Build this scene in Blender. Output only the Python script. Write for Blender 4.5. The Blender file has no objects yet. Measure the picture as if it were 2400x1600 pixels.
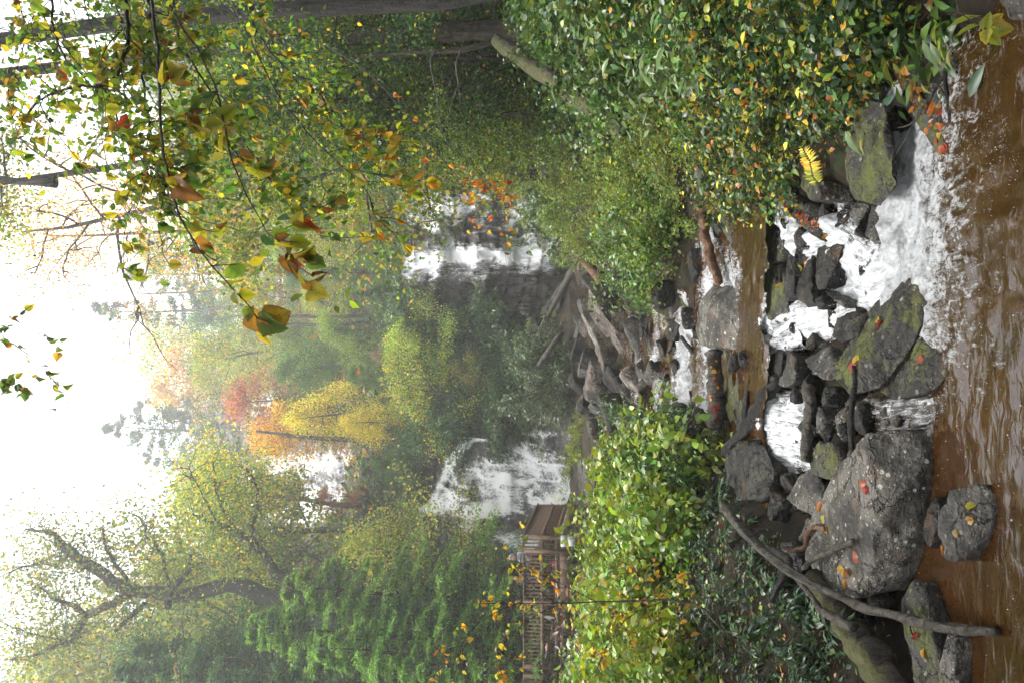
import bpy, bmesh, math, random
import numpy as np
from mathutils import Vector, Matrix, noise, Quaternion

random.seed(7)
RNG = np.random.default_rng(11)
scene = bpy.context.scene
COL = scene.collection

# ------------------------------------------------------------------ camera
CAM = np.array([0.0, 0.0, 2.6])
PITCH = math.radians(3.4)
F = 2000.0                       # focal length in pixels of the 2400-wide frame
cp, sp = math.cos(PITCH), math.sin(PITCH)
cam_data = bpy.data.cameras.new("camera")
cam = bpy.data.objects.new("camera", cam_data)
COL.objects.link(cam)
cam_data.sensor_width = 36.0
cam_data.lens = 30.0
cam_data.clip_start = 0.05
cam_data.clip_end = 2000.0
# the photograph lies on its side: the camera is rolled a quarter turn
ax_x = Vector((0, sp, -cp))      # image right = down in the place
ax_y = Vector((1, 0, 0))         # image up    = right in the place
ax_z = Vector((0, -cp, -sp))
m = Matrix((ax_x, ax_y, ax_z)).transposed().to_4x4()
m.translation = Vector(CAM)
cam.matrix_world = m
scene.camera = cam

# ------------------------------------------------------------------ world and sun
SUN_EL, SUN_AZ = math.radians(74), math.radians(-70)     # azimuth from +Y towards +X
world = bpy.data.worlds.new("World")
scene.world = world
world.use_nodes = True
wn = world.node_tree
for n in list(wn.nodes):
    wn.nodes.remove(n)
wo = wn.nodes.new("ShaderNodeOutputWorld")
wb = wn.nodes.new("ShaderNodeBackground")
ws = wn.nodes.new("ShaderNodeTexSky")
ws.sky_type = 'NISHITA'
ws.sun_disc = False
ws.sun_elevation = SUN_EL
ws.sun_rotation = SUN_AZ
ws.dust_density = 1.0
ws.air_density = 1.0
ws.ozone_density = 1.0
wh = wn.nodes.new("ShaderNodeHueSaturation")             # cloud cover takes the blue out
wh.inputs['Saturation'].default_value = 0.12
wn.links.new(ws.outputs[0], wh.inputs['Color'])
wn.links.new(wh.outputs[0], wb.inputs[0])
wb.inputs[1].default_value = 0.15
wn.links.new(wb.outputs[0], wo.inputs[0])
sun_data = bpy.data.lights.new("sun", 'SUN')
sun_data.energy = 1.5
sun_data.angle = math.radians(20)
sun_data.color = (1.0, 0.96, 0.9)
sun = bpy.data.objects.new("sun", sun_data)
COL.objects.link(sun)
sd = Vector((math.sin(SUN_AZ) * math.cos(SUN_EL), math.cos(SUN_AZ) * math.cos(SUN_EL), math.sin(SUN_EL)))
sun.rotation_euler = sd.to_track_quat('Z', 'Y').to_euler()
sun.location = (0, 0, 60)

scene.view_settings.view_transform = 'Standard'
scene.view_settings.look = 'None'
scene.view_settings.gamma = 1.0
scene.view_settings.use_curve_mapping = False
scene.view_settings.exposure = 2.1
scene.render.engine = 'CYCLES'
cy = scene.cycles
cy.use_denoising = True
try:
    cy.denoiser = 'OPENIMAGEDENOISE'
    cy.denoising_prefilter = 'ACCURATE'
except Exception:
    pass
cy.use_adaptive_sampling = True
cy.adaptive_threshold = 0.03
cy.max_bounces = 4
cy.diffuse_bounces = 2
cy.glossy_bounces = 1
cy.transmission_bounces = 3
cy.transparent_max_bounces = 10
cy.volume_bounces = 1
cy.caustics_reflective = False
cy.caustics_refractive = False
cy.sample_clamp_indirect = 4.0

# ------------------------------------------------------------------ geometry helpers
def P(x, y, Y):
    """world point that lies at image pixel (x, y) of the 2400x1600 frame, Y metres ahead"""
    a = (800.0 - y) / F
    b = (x - 1200.0) / F
    dy = cp + b * sp
    dz = sp - b * cp
    t = Y / dy
    return np.array([a * t, Y, CAM[2] + dz * t])

def PV(x, y, Y):
    return Vector(P(x, y, Y))

def smooth(t):
    t = np.clip(t, 0, 1)
    return t * t * (3 - 2 * t)

def fbm(x, y, z, o=4):
    return noise.fractal(Vector((x, y, z)), 0.9, 2.1, o)

def mesh_from(name, V, faces, mat=None, col=None, attrs=None, smooth_shade=False):
    """V (N,3); faces: list of arrays, each (M,k); col (N,3) vertex colour; attrs {name: (N,)}"""
    me = bpy.data.meshes.new(name)
    V = np.asarray(V, dtype=np.float32)
    if not isinstance(faces, list):
        faces = [faces]
    faces = [np.asarray(f, dtype=np.int32) for f in faces if len(f)]
    nl = sum(f.size for f in faces)
    nf = sum(len(f) for f in faces)
    me.vertices.add(len(V))
    me.vertices.foreach_set("co", V.ravel())
    me.loops.add(nl)
    me.loops.foreach_set("vertex_index", np.concatenate([f.ravel() for f in faces]) if faces else np.zeros(0, np.int32))
    me.polygons.add(nf)
    starts, tot = [], 0
    for f in faces:
        k = f.shape[1]
        starts.append(tot + np.arange(len(f)) * k)
        tot += f.size
    me.polygons.foreach_set("loop_start", np.concatenate(starts).astype(np.int32))
    if smooth_shade:
        me.polygons.foreach_set("use_smooth", np.ones(nf, dtype=bool))
    me.update(calc_edges=True)
    if col is not None:
        a = me.attributes.new("col", 'FLOAT_COLOR', 'POINT')
        c4 = np.ones((len(V), 4), dtype=np.float32)
        c4[:, :3] = col
        a.data.foreach_set("color", c4.ravel())
    for k, v in (attrs or {}).items():
        a = me.attributes.new(k, 'FLOAT', 'POINT')
        a.data.foreach_set("value", np.asarray(v, dtype=np.float32))
    if mat is not None:
        me.materials.append(mat)
    return me

def link(name, me, parent=None, loc=None):
    o = bpy.data.objects.new(name, me)
    COL.objects.link(o)
    if parent is not None:
        o.parent = parent
    if loc is not None:
        o.location = loc
    return o

def tag(o, label=None, cat=None, group=None, kind=None):
    if label: o["label"] = label
    if cat: o["category"] = cat
    if group: o["group"] = group
    if kind: o["kind"] = kind
    return o

def empty(name, loc, label=None, cat=None, group=None):
    o = bpy.data.objects.new(name, None)
    COL.objects.link(o)
    o.location = loc
    o.empty_display_size = 0.2
    return tag(o, label, cat, group)

def copy_tree(o, parent=None):
    c = o.copy()
    COL.objects.link(c)
    c.parent = parent
    for ch in list(o.children):
        copy_tree(ch, c)
    return c

def tube(pts, rad, sides=6, rough=0.0, seed=0.0, cap=True):
    """swept tube -> verts, quads, tris"""
    pts = np.asarray(pts, float)
    rad = np.asarray(rad, float)
    n = len(pts)
    tang = np.gradient(pts, axis=0)
    tang /= np.linalg.norm(tang, axis=1)[:, None] + 1e-9
    ref = np.array([0.31, 0.17, 0.93])
    V = np.zeros((n, sides, 3))
    ang = np.arange(sides) / sides * 2 * math.pi
    u = np.cross(tang[0], ref); u /= np.linalg.norm(u) + 1e-9
    for i in range(n):
        u = u - tang[i] * np.dot(u, tang[i]); u /= np.linalg.norm(u) + 1e-9
        w = np.cross(tang[i], u)
        r = np.full(sides, rad[i])
        if rough:
            r = r * (1 + rough * np.array([noise.noise(Vector((math.cos(a) * 1.7 + seed, math.sin(a) * 1.7, i * 0.35 + seed))) for a in ang]))
        V[i] = pts[i] + (np.cos(ang) * r)[:, None] * u + (np.sin(ang) * r)[:, None] * w
    idx = np.arange(n * sides).reshape(n, sides)
    q = np.stack([idx[:-1], np.roll(idx[:-1], -1, 1), np.roll(idx[1:], -1, 1), idx[1:]], -1).reshape(-1, 4)
    V = V.reshape(-1, 3)
    tris = np.zeros((0, 3), int)
    if cap:
        V = np.vstack([V, pts[0], pts[-1]])
        k = n * sides
        tris = np.array([[idx[0, (j + 1) % sides], idx[0, j], k] for j in range(sides)] +
                        [[idx[-1, j], idx[-1, (j + 1) % sides], k + 1] for j in range(sides)])
    return V, q, tris

class MB:
    """collects pieces of ONE part"""
    def __init__(s):
        s.V, s.Q, s.T, s.C, s.n = [], [], [], [], 0
    def add(s, V, Q=None, T=None, C=None):
        V = np.asarray(V, float)
        if Q is not None and len(Q): s.Q.append(np.asarray(Q) + s.n)
        if T is not None and len(T): s.T.append(np.asarray(T) + s.n)
        s.V.append(V)
        s.C.append(np.ones((len(V), 3)) * 0.5 if C is None else np.broadcast_to(C, (len(V), 3)))
        s.n += len(V)
    def tube(s, pts, rad, sides=6, C=None, rough=0.0, seed=0.0):
        V, q, t = tube(pts, rad, sides, rough, seed)
        s.add(V, q, t, C)
    def box(s, c, size, R=None, C=None):
        v = np.array([[x, y, z] for x in (-.5, .5) for y in (-.5, .5) for z in (-.5, .5)]) * np.asarray(size)
        if R is not None: v = v @ np.asarray(R).T
        s.add(v + np.asarray(c), [[0, 1, 3, 2], [4, 6, 7, 5], [0, 4, 5, 1], [2, 3, 7, 6], [0, 2, 6, 4], [1, 5, 7, 3]], None, C)
    def mesh(s, name, mat, smooth_shade=False, origin=None):
        V = np.vstack(s.V)
        if origin is not None: V = V - np.asarray(origin)
        f = []
        if s.Q: f.append(np.vstack(s.Q))
        if s.T: f.append(np.vstack(s.T))
        return mesh_from(name, V, f, mat, np.vstack(s.C), None, smooth_shade)

# leaf templates: base at origin, blade along +Y, normal +Z, length 1
def leaf_tpl(kind):
    if kind == 'tri':        # two triangles folded along the midrib
        return (np.array([[0, 0, 0], [.33, .5, .07], [0, 1, 0], [-.33, .5, .07]]), np.array([[0, 1, 2], [0, 2, 3]]))
    if kind == 'slim':
        return (np.array([[0, 0, 0], [.15, .45, .03], [0, 1, -.06], [-.15, .45, .03]]), np.array([[0, 1, 2], [0, 2, 3]]))
    if kind == 'needle':
        return (np.array([[-.07, 0, 0], [.07, 0, 0], [0, 1, 0]]), np.array([[0, 1, 2]]))
    if kind == 'oval':       # six triangles, curved blade
        v = np.array([[0, 0, 0], [.24, .25, .06], [.30, .55, .05], [0, 1, -.14], [-.30, .55, .05], [-.24, .25, .06], [0, .5, 0]])
        return (v, np.array([[0, 1, 6], [1, 2, 6], [2, 3, 6], [6, 3, 4], [6, 4, 5], [6, 5, 0]]))
    if kind == 'lance':
        v = np.array([[0, 0, 0], [.13, .25, .03], [.14, .55, .02], [0, 1, -.16], [-.14, .55, .02], [-.13, .25, .03], [0, .5, -.01]])
        return (v, np.array([[0, 1, 6], [1, 2, 6], [2, 3, 6], [6, 3, 4], [6, 4, 5], [6, 5, 0]]))
TPL = {k: leaf_tpl(k) for k in ('tri', 'slim', 'needle', 'oval', 'lance')}

def unit(v):
    return v / (np.linalg.norm(v, axis=-1, keepdims=True) + 1e-9)

def leaves(kind, pos, d, nrm, size, col):
    """many leaves -> V, T, C.  d: blade direction, nrm: approximate normal"""
    tv, tt = TPL[kind]
    n = len(pos)
    d = unit(d)
    x = unit(np.cross(d, nrm))
    z = np.cross(x, d)
    s = np.broadcast_to(np.asarray(size, float), (n,))[:, None, None]
    V = (tv[None, :, 0:1] * x[:, None, :] + tv[None, :, 1:2] * d[:, None, :] + tv[None, :, 2:3] * z[:, None, :]) * s + pos[:, None, :]
    T = tt[None] + (np.arange(n) * len(tv))[:, None, None]
    C = np.repeat(col, len(tv), axis=0)
    return V.reshape(-1, 3), T.reshape(-1, 3), C

def pal(colors, weights, n, rng, jit=0.25):
    c = np.array(colors)[rng.choice(len(colors), n, p=np.array(weights) / sum(weights))]
    return np.clip(c * (1 + jit * rng.normal(size=(n, 1))) * (1 + 0.12 * rng.normal(size=(n, 3))), 0.004, 0.8)

def rnd_dirs(n, rng):
    return unit(rng.normal(size=(n, 3)))

# colours (linear)
DG, MG, LG = (.022, .055, .022), (.045, .095, .022), (.085, .15, .03)
YG, YL, OR = (.17, .21, .022), (.42, .30, .03), (.42, .17, .02)
RD, BR, TN = (.33, .05, .03), (.16, .07, .022), (.24, .16, .08)
BG = (.03, .075, .05)

# ------------------------------------------------------------------ material helpers
def new_mat(name):
    mt = bpy.data.materials.new(name)
    mt.use_nodes = True
    nt = mt.node_tree
    for n in list(nt.nodes): nt.nodes.remove(n)
    out = nt.nodes.new("ShaderNodeOutputMaterial")
    return mt, nt, out

class NT:
    def __init__(s, nt): s.nt = nt
    def n(s, t, **kw):
        nd = s.nt.nodes.new("ShaderNode" + t)
        for k, v in kw.items(): setattr(nd, k, v)
        return nd
    def l(s, a, b): s.nt.links.new(a, b)
    def attr(s, name): return s.n("Attribute", attribute_name=name)
    def pos(s): return s.n("NewGeometry").outputs['Position']
    def objco(s): return s.n("TexCoord").outputs['Object']
    def mapping(s, v, scale):
        mp = s.n("Mapping"); s.l(v, mp.inputs['Vector']); mp.inputs['Scale'].default_value = scale
        return mp.outputs[0]
    def noise(s, v, scale, detail=4, rough=.6, dist=0):
        nd = s.n("TexNoise"); s.l(v, nd.inputs['Vector'])
        nd.inputs['Scale'].default_value = scale; nd.inputs['Detail'].default_value = detail
        nd.inputs['Roughness'].default_value = rough; nd.inputs['Distortion'].default_value = dist
        return nd.outputs['Fac']
    def voro(s, v, scale, feat='F1'):
        nd = s.n("TexVoronoi", feature=feat); s.l(v, nd.inputs['Vector']); nd.inputs['Scale'].default_value = scale
        return nd.outputs['Distance']
    def math(s, op, a, b=None, clamp=False):
        nd = s.n("Math", operation=op); nd.use_clamp = clamp
        for i, v in enumerate((a, b)):
            if v is None: continue
            if isinstance(v, (int, float)): nd.inputs[i].default_value = v
            else: s.l(v, nd.inputs[i])
        return nd.outputs[0]
    def ramp(s, v, lo, hi):
        nd = s.n("MapRange"); nd.interpolation_type = 'SMOOTHSTEP'
        s.l(v, nd.inputs['Value'])
        for k, q in (('From Min', lo), ('From Max', hi)):
            if isinstance(q, (int, float)): nd.inputs[k].default_value = q
            else: s.l(q, nd.inputs[k])
        return nd.outputs['Result']
    def mix(s, f, a, b, blend='MIX'):
        nd = s.n("Mix", data_type='RGBA', blend_type=blend)
        for i, v in ((0, f), (6, a), (7, b)):
            if isinstance(v, (int, float)): nd.inputs[i].default_value = v
            elif isinstance(v, tuple): nd.inputs[i].default_value = (*v, 1)
            else: s.l(v, nd.inputs[i])
        return nd.outputs[2]
    def bump(s, h, strength, dist=.05):
        nd = s.n("Bump"); s.l(h, nd.inputs['Height'])
        nd.inputs['Strength'].default_value = strength; nd.inputs['Distance'].default_value = dist
        return nd.outputs[0]
    def bsdf(s, col, rough, spec=.5, normal=None):
        nd = s.n("BsdfPrincipled")
        if isinstance(col, tuple): nd.inputs['Base Color'].default_value = (*col, 1)
        else: s.l(col, nd.inputs['Base Color'])
        if isinstance(rough, (int, float)): nd.inputs['Roughness'].default_value = rough
        else: s.l(rough, nd.inputs['Roughness'])
        nd.inputs['Specular IOR Level'].default_value = spec
        if normal is not None: s.l(normal, nd.inputs['Normal'])
        return nd

def mat_leaf(name, rough=.4, spec=.5, trans=.35, spots=0.0, gain=1.0):
    mt, nt, out = new_mat(name); k = NT(nt)
    c = k.attr("col").outputs['Color']
    oi = k.n("ObjectInfo").outputs['Random']
    v = k.math('MULTIPLY_ADD', oi, .35); nt.nodes[-1].inputs[2].default_value = .82 * gain
    hs = k.n("HueSaturation"); k.l(c, hs.inputs['Color']); k.l(v, hs.inputs['Value'])
    hue = k.math('MULTIPLY_ADD', oi, .03); nt.nodes[-1].inputs[2].default_value = .485
    k.l(hue, hs.inputs['Hue'])
    c = hs.outputs[0]
    if spots:
        p = k.pos()
        s1 = k.voro(p, 70.0)
        big = k.noise(p, 9.0, 3)
        f = k.math('MULTIPLY', k.ramp(s1, .34, .16), k.ramp(big, .42, .62), True)
        f = k.math('MULTIPLY', f, spots)
        c = k.mix(f, c, (.10, .035, .008))
    b = k.bsdf(c, rough, spec)
    t = k.n("BsdfTranslucent")
    tc = k.mix(1.0, c, (1.7, 1.6, 1.0), 'MULTIPLY')
    k.l(tc, t.inputs['Color'])
    mx = k.n("MixShader"); mx.inputs[0].default_value = trans
    k.l(b.outputs[0], mx.inputs[1]); k.l(t.outputs[0], mx.inputs[2])
    k.l(mx.outputs[0], out.inputs['Surface'])
    return mt

def mat_bark(name, c1, c2, scale=6.0, moss=0.0, rough=.75, lichen=0.0):
    mt, nt, out = new_mat(name); k = NT(nt)
    o = k.objco()
    n1 = k.noise(o, scale * 3, 6, .7)
    n2 = k.noise(k.mapping(o, (1, 1, .15)), scale * 4, 5, .7, .6)
    c = k.mix(k.ramp(n2, .35, .65), c1, c2)
    if lichen:
        c = k.mix(k.math('MULTIPLY', k.ramp(k.noise(o, scale * 1.7, 5, .7), .56, .66), lichen), c, (.32, .33, .28))
    if moss:
        nz = k.n("SeparateXYZ"); k.l(k.n("NewGeometry").outputs['Normal'], nz.inputs[0])
        f = k.math('MULTIPLY', k.ramp(k.math('ADD', nz.outputs[2], k.noise(o, scale * .8, 5)), 1.0 - .4 * moss, 1.35), moss, True)
        c = k.mix(f, c, (.10, .11, .012))
    h = k.math('ADD', n2, n1)
    b = k.bsdf(c, rough, .4, k.bump(h, 1.0, .06))
    k.l(b.outputs[0], out.inputs['Surface'])
    return mt

def mat_rock(name, c1, c2, moss=.5, lichen=.5, wet=.0, scale=1.0, strata=True):
    """schist: grain, tilted layers, pale lichen discs, moss on upward faces"""
    mt, nt, out = new_mat(name); k = NT(nt)
    p = k.pos()
    ob = k.n("ObjectInfo").outputs['Random']
    off = k.n("CombineXYZ"); k.l(k.math('MULTIPLY', ob, 37.0), off.inputs[0])
    va = k.n("VectorMath", operation='ADD'); k.l(p, va.inputs[0]); k.l(off.outputs[0], va.inputs[1])
    p = va.outputs[0]
    n1 = k.noise(p, 2.3 * scale, 5, .68)
    n2 = k.noise(p, 22.0 * scale, 3, .7)
    mp = k.n("Mapping"); k.l(p, mp.inputs['Vector']); mp.inputs['Scale'].default_value = (1.6, 2.4, 7.0)
    mp.inputs['Rotation'].default_value = (.5, .55, .2)
    st = k.noise(mp.outputs[0], 1.6 * scale, 3, .65, .8)
    c = k.mix(k.ramp(n1, .40, .62), tuple(x * .6 for x in c1), tuple(x * 1.15 for x in c2))
    c = k.mix(k.math('MULTIPLY', k.ramp(st, .46, .64), .4), c, tuple(x * .4 for x in c1))
    c = k.mix(k.math('MULTIPLY', k.ramp(n2, .5, .75), .35), c, tuple(min(1, x * 1.9) for x in c2))
    c = k.mix(k.math('MULTIPLY', k.ramp(k.noise(p, 4.1 * scale, 3), .55, .72), .4), c, (.14, .075, .035))
    wv = k.n("VectorMath", operation='ADD'); k.l(p, wv.inputs[0])
    cw = k.n("CombineXYZ"); k.l(k.math('MULTIPLY', n1, .55 / scale), cw.inputs[0]); k.l(k.math('MULTIPLY', st, .5 / scale), cw.inputs[2]); k.l(cw.outputs[0], wv.inputs[1])
    ck = k.ramp(k.voro(wv.outputs[0], 3.2 * scale, 'DISTANCE_TO_EDGE'), .030, .0)
    ck = k.math('MULTIPLY', ck, k.ramp(n1, .44, .54))
    c = k.mix(k.math('MULTIPLY', ck, .85), c, tuple(x * .15 for x in c1))
    nz = k.n("SeparateXYZ"); k.l(k.n("NewGeometry").outputs['Normal'], nz.inputs[0])
    up = nz.outputs[2]
    if lichen:
        v1 = k.voro(p, 11 * scale)
        wob = k.math('ADD', v1, k.math('MULTIPLY', n2, .30))
        f = k.math('MULTIPLY', k.ramp(wob, .36, .30), k.ramp(k.noise(p, 2.0 * scale, 3), .38, .52))
        v2 = k.voro(p, 27 * scale)
        f2 = k.math('MULTIPLY', k.ramp(k.math('ADD', v2, k.math('MULTIPLY', n2, .3)), .36, .28), k.ramp(n1, .42, .55))
        f = k.math('MULTIPLY', k.math('MAXIMUM', f, f2), lichen, True)
        c = k.mix(f, c, (.40, .42, .36))
    if moss:
        fm = k.ramp(k.math('ADD', k.math('MULTIPLY', up, .55), k.noise(p, 3.2 * scale, 4, .72)), 1.14 - .24 * moss, 1.34 - .24 * moss)
        mc = k.mix(k.noise(p, 16 * scale, 2), (.028, .040, .006), (.10, .105, .012))
        c = k.mix(k.math('MULTIPLY', fm, min(1, moss * 1.2), True), c, mc)
    h = k.math('SUBTRACT', k.math('ADD', k.math('MULTIPLY', st, .4), k.math('ADD', n1, k.math('MULTIPLY', n2, .6))), k.math('MULTIPLY', ck, .6))
    rough = .8 - .42 * wet
    b = k.bsdf(c, rough, .5 - .22 * wet, k.bump(h, 1.0, .07 / scale))
    k.l(b.outputs[0], out.inputs['Surface'])
    return mt

def mat_plain(name, col, rough=.6, var=.25, scale=8.0):
    mt, nt, out = new_mat(name); k = NT(nt)
    n1 = k.noise(k.objco(), scale, 5, .65)
    c = k.mix(n1, tuple(x * (1 - var) for x in col), tuple(min(1, x * (1 + var)) for x in col))
    b = k.bsdf(c, rough, .4, k.bump(n1, .3, .01))
    k.l(b.outputs[0], out.inputs['Surface'])
    return mt

M = {}
M['leaf'] = mat_leaf('leaf_green', .45, .35, .42, gain=1.55)
M['leaf_gloss'] = mat_leaf('leaf_wet_gloss', .36, .5, .25, gain=1.35)
M['leaf_spot'] = mat_leaf('leaf_spotted', .30, .5, .6, spots=.7, gain=1.5)
M['litter'] = mat_leaf('leaf_litter', .4, .5, .1)
M['bark_dark'] = mat_bark('bark_dark_wet', (.010, .008, .007), (.06, .05, .043), 4.0, 0, .55)
M['bark_grey'] = mat_bark('bark_grey', (.05, .045, .04), (.17, .155, .14), 3.0, .25, .8, .4)
M['bark_brown'] = mat_bark('bark_brown', (.03, .022, .017), (.11, .08, .062), 3.0, .2, .75, .2)
M['wood_red'] = mat_bark('wood_stripped_red', (.07, .03, .014), (.22, .11, .055), 3.0, 0, .5)
M['wood_grey'] = mat_bark('wood_weathered', (.022, .018, .016), (.12, .10, .088), 5.0, .1, .6, .15)
M['wood_moss'] = mat_bark('wood_mossy', (.03, .025, .02), (.12, .10, .08), 4.0, .55, .75, .1)
M['wood_black'] = mat_bark('wood_black_wet', (.008, .007, .006), (.03, .026, .024), 5.0, 0, .35)
M['deck'] = mat_bark('deck_timber', (.13, .078, .050), (.30, .195, .135), 3.0, 0, .7)
M['rock_lichen'] = mat_rock('rock_lichen', (.034, .030, .026), (.135, .122, .106), .42, 1.0, .15)
M['rock_moss'] = mat_rock('rock_mossy', (.011, .010, .008), (.044, .039, .034), .85, .45, .25)
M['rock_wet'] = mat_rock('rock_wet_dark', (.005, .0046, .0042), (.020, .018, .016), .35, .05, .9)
M['rock_brown'] = mat_rock('rock_brown', (.035, .026, .020), (.15, .118, .095), .15, .35, .25)
M['rock_pale'] = mat_rock('rock_pale', (.10, .088, .078), (.26, .235, .21), .1, .4, .25)
M['rock_grey'] = mat_rock('rock_grey', (.020, .018, .016), (.075, .068, .060), .35, .45, .35)
M['cliff'] = mat_rock('cliff_wet', (.020, .0175, .017), (.085, .072, .068), .12, .12, .75, .8)

# ------------------------------------------------------------------ terrain
SEC = {
 -12: [(-120, 60), (-40, 18), (-10, 4.5), (-4, 1.2), (-2.9, 0.2), (-2.5, -0.5), (1.0, -0.5), (1.5, 0.1), (3, 1), (8, 4), (40, 20), (120, 60)],
 5: [(-120, 60), (-40, 22), (-12, 5.5), (-5, 1.9), (-3.4, 0.9), (-2.75, 0.15), (-2.3, -0.4), (1.15, -0.4), (1.8, -0.2), (2.4, 0.15), (4, 1.5), (8, 4), (14, 8), (40, 22), (120, 60)],
 6.6: [(-120, 60), (-40, 22), (-12, 5.5), (-5, 1.6), (-3.2, 0.85), (-2.4, 0.3), (-2.0, -0.25), (1.15, -0.3), (1.7, -0.2), (2.25, 0.1), (3, 0.95), (5, 2.5), (9, 5), (15, 9), (40, 24), (120, 60)],
 8.0: [(-120, 60), (-40, 22), (-12, 5.5), (-5, 1.6), (-3.2, 0.95), (-2.2, 0.5), (-1.8, -0.05), (1.3, -0.02), (1.55, 0.35), (2.2, 0.6), (3.2, 1.35), (5, 2.6), (9, 5.2), (15, 9), (40, 24), (120, 60)],
 9.3: [(-120, 60), (-40, 22), (-12, 5.2), (-5, 1.6), (-3.0, 0.95), (-2.0, 0.7), (-1.65, 0.16), (1.65, 0.14), (1.85, 0.5), (2.6, 0.8), (4, 1.8), (6, 3), (10, 5.6), (40, 24), (120, 60)],
 11.6: [(-120, 60), (-40, 22), (-12, 4.8), (-5, 1.6), (-3.0, 1.1), (-1.7, 0.8), (-1.3, 0.3), (1.5, 0.25), (1.8, 0.55), (3, 0.95), (4.8, 2.6), (7, 4), (12, 7), (40, 26), (120, 62)],
 13.6: [(-120, 60), (-40, 22), (-12, 4.5), (-5, 1.7), (-3.0, 1.3), (-1.5, 1.0), (-1.15, 0.6), (0.15, 0.6), (0.5, 0.85), (1.8, 0.95), (3, 1.1), (4.5, 2.2), (6, 3.2), (10, 6), (40, 26), (120, 62)],
 16.7: [(-120, 60), (-40, 22), (-14, 5.5), (-8, 2.3), (-4, 1.6), (-1.6, 1.3), (-1.1, 0.9), (0.3, 0.9), (0.7, 1.2), (2, 1.2), (3.6, 1.6), (6, 3.2), (10, 6), (40, 26), (120, 62)],
 20.7: [(-120, 60), (-40, 22), (-14, 5), (-8, 2.1), (-4, 1.5), (-0.3, 1.5), (0.3, 1.2), (1.5, 1.2), (1.9, 1.5), (3, 1.55), (4.8, 2.3), (8, 4.5), (14, 9), (40, 27), (120, 62)],
 29: [(-120, 62), (-40, 26), (-16, 7), (-11, 2.2), (-6, 1.7), (-1, 1.75), (0.8, 1.6), (2.4, 1.6), (2.8, 1.9), (4.5, 2.4), (9, 5), (16, 10), (40, 28), (120, 62)],
 34: [(-120, 64), (-40, 30), (-20, 13), (-14, 7.5), (-11, 4.6), (-8, 2.4), (-5, 1.9), (1.5, 1.8), (4, 2.0), (8, 4.2), (16, 10), (40, 29), (120, 62)],
 43: [(-120, 68), (-40, 36), (-24, 18), (-15, 9), (-12, 4.5), (-10, 2.3), (-2, 2.1), (9, 2.1), (11, 4), (16, 9), (40, 30), (120, 62)],
 47.5: [(-120, 70), (-40, 38), (-24, 20), (-15, 10), (-12, 6), (-10, 4.3), (-4.5, 4.3), (-2.5, 5.2), (1.0, 5.2), (2, 2.4), (9, 2.4), (11, 5), (16, 10), (40, 31), (120, 62)],
 52: [(-120, 74), (-40, 42), (-24, 23), (-16, 14), (-12, 11), (-5, 10.8), (-2.5, 11.5), (1.5, 11.5), (3, 11.4), (9, 11.4), (12, 13), (18, 16), (40, 33), (120, 64)],
 60: [(-120, 80), (-40, 47), (-24, 28), (-16, 18), (-8, 15), (0, 16), (10, 15.5), (20, 20), (40, 36), (120, 68)],
 91.5: [(-146.4, 109.2), (-48.8, 62.9), (-29.3, 38.5), (-20.7, 27.5), (-11.0, 25.7), (0.0, 28.7), (12.2, 28.7), (36.6, 39.7), (73.2, 58.0), (146.4, 90.9)],
 106.2: [(-155.4, 121.0), (-51.8, 70.5), (-31.1, 48.4), (-22.0, 40.7), (-11.7, 39.4), (0.0, 36.8), (13.0, 35.5), (38.9, 45.9), (77.7, 66.6), (155.4, 102.8)],
 169.2: [(-181.3, 149.7), (-90.6, 104.4), (-27.2, 59.1), (0.0, 57.6), (22.7, 59.1), (75.5, 77.2), (181.3, 119.5)],
 354.0: [(-212.4, 139.6), (0.0, 83.0), (212.4, 139.6)],
}
SY = np.array(sorted(SEC))

def tz(X, Y):
    """terrain height without small relief (vectorised)"""
    X = np.asarray(X, float); Y = np.asarray(Y, float)
    sh = np.broadcast(X, Y).shape
    X = np.broadcast_to(X, sh).ravel(); Y = np.broadcast_to(Y, sh).ravel()
    allz = np.stack([np.interp(X, [p[0] for p in SEC[s]], [p[1] for p in SEC[s]]) for s in SY])
    i = np.clip(np.searchsorted(SY, Y) - 1, 0, len(SY) - 2)
    t = np.clip((Y - SY[i]) / (SY[i + 1] - SY[i]), 0, 1)
    k = np.arange(len(X))
    return (allz[i, k] * (1 - t) + allz[i + 1, k] * t).reshape(sh)

def hit(x, y, y0=3.0, y1=180.0):
    """first point of the ground seen through image pixel (x, y)"""
    Ys = np.concatenate([np.arange(y0, 30, .05), np.arange(30, y1, .3)])
    a = (800.0 - y) / F; b = (x - 1200.0) / F
    t = Ys / (cp + b * sp)
    zz = CAM[2] + (sp - b * cp) * t
    g = tz(a * t, Ys)
    w = np.nonzero(g >= zz)[0]
    i = w[0] if len(w) else len(Ys) - 1
    return np.array([a * t[i], Ys[i], g[i]])

def axis(parts):
    out = []
    for a, b, st in parts:
        out.append(np.arange(a, b - 1e-6, st))
    return np.unique(np.round(np.concatenate(out), 4))

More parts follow.
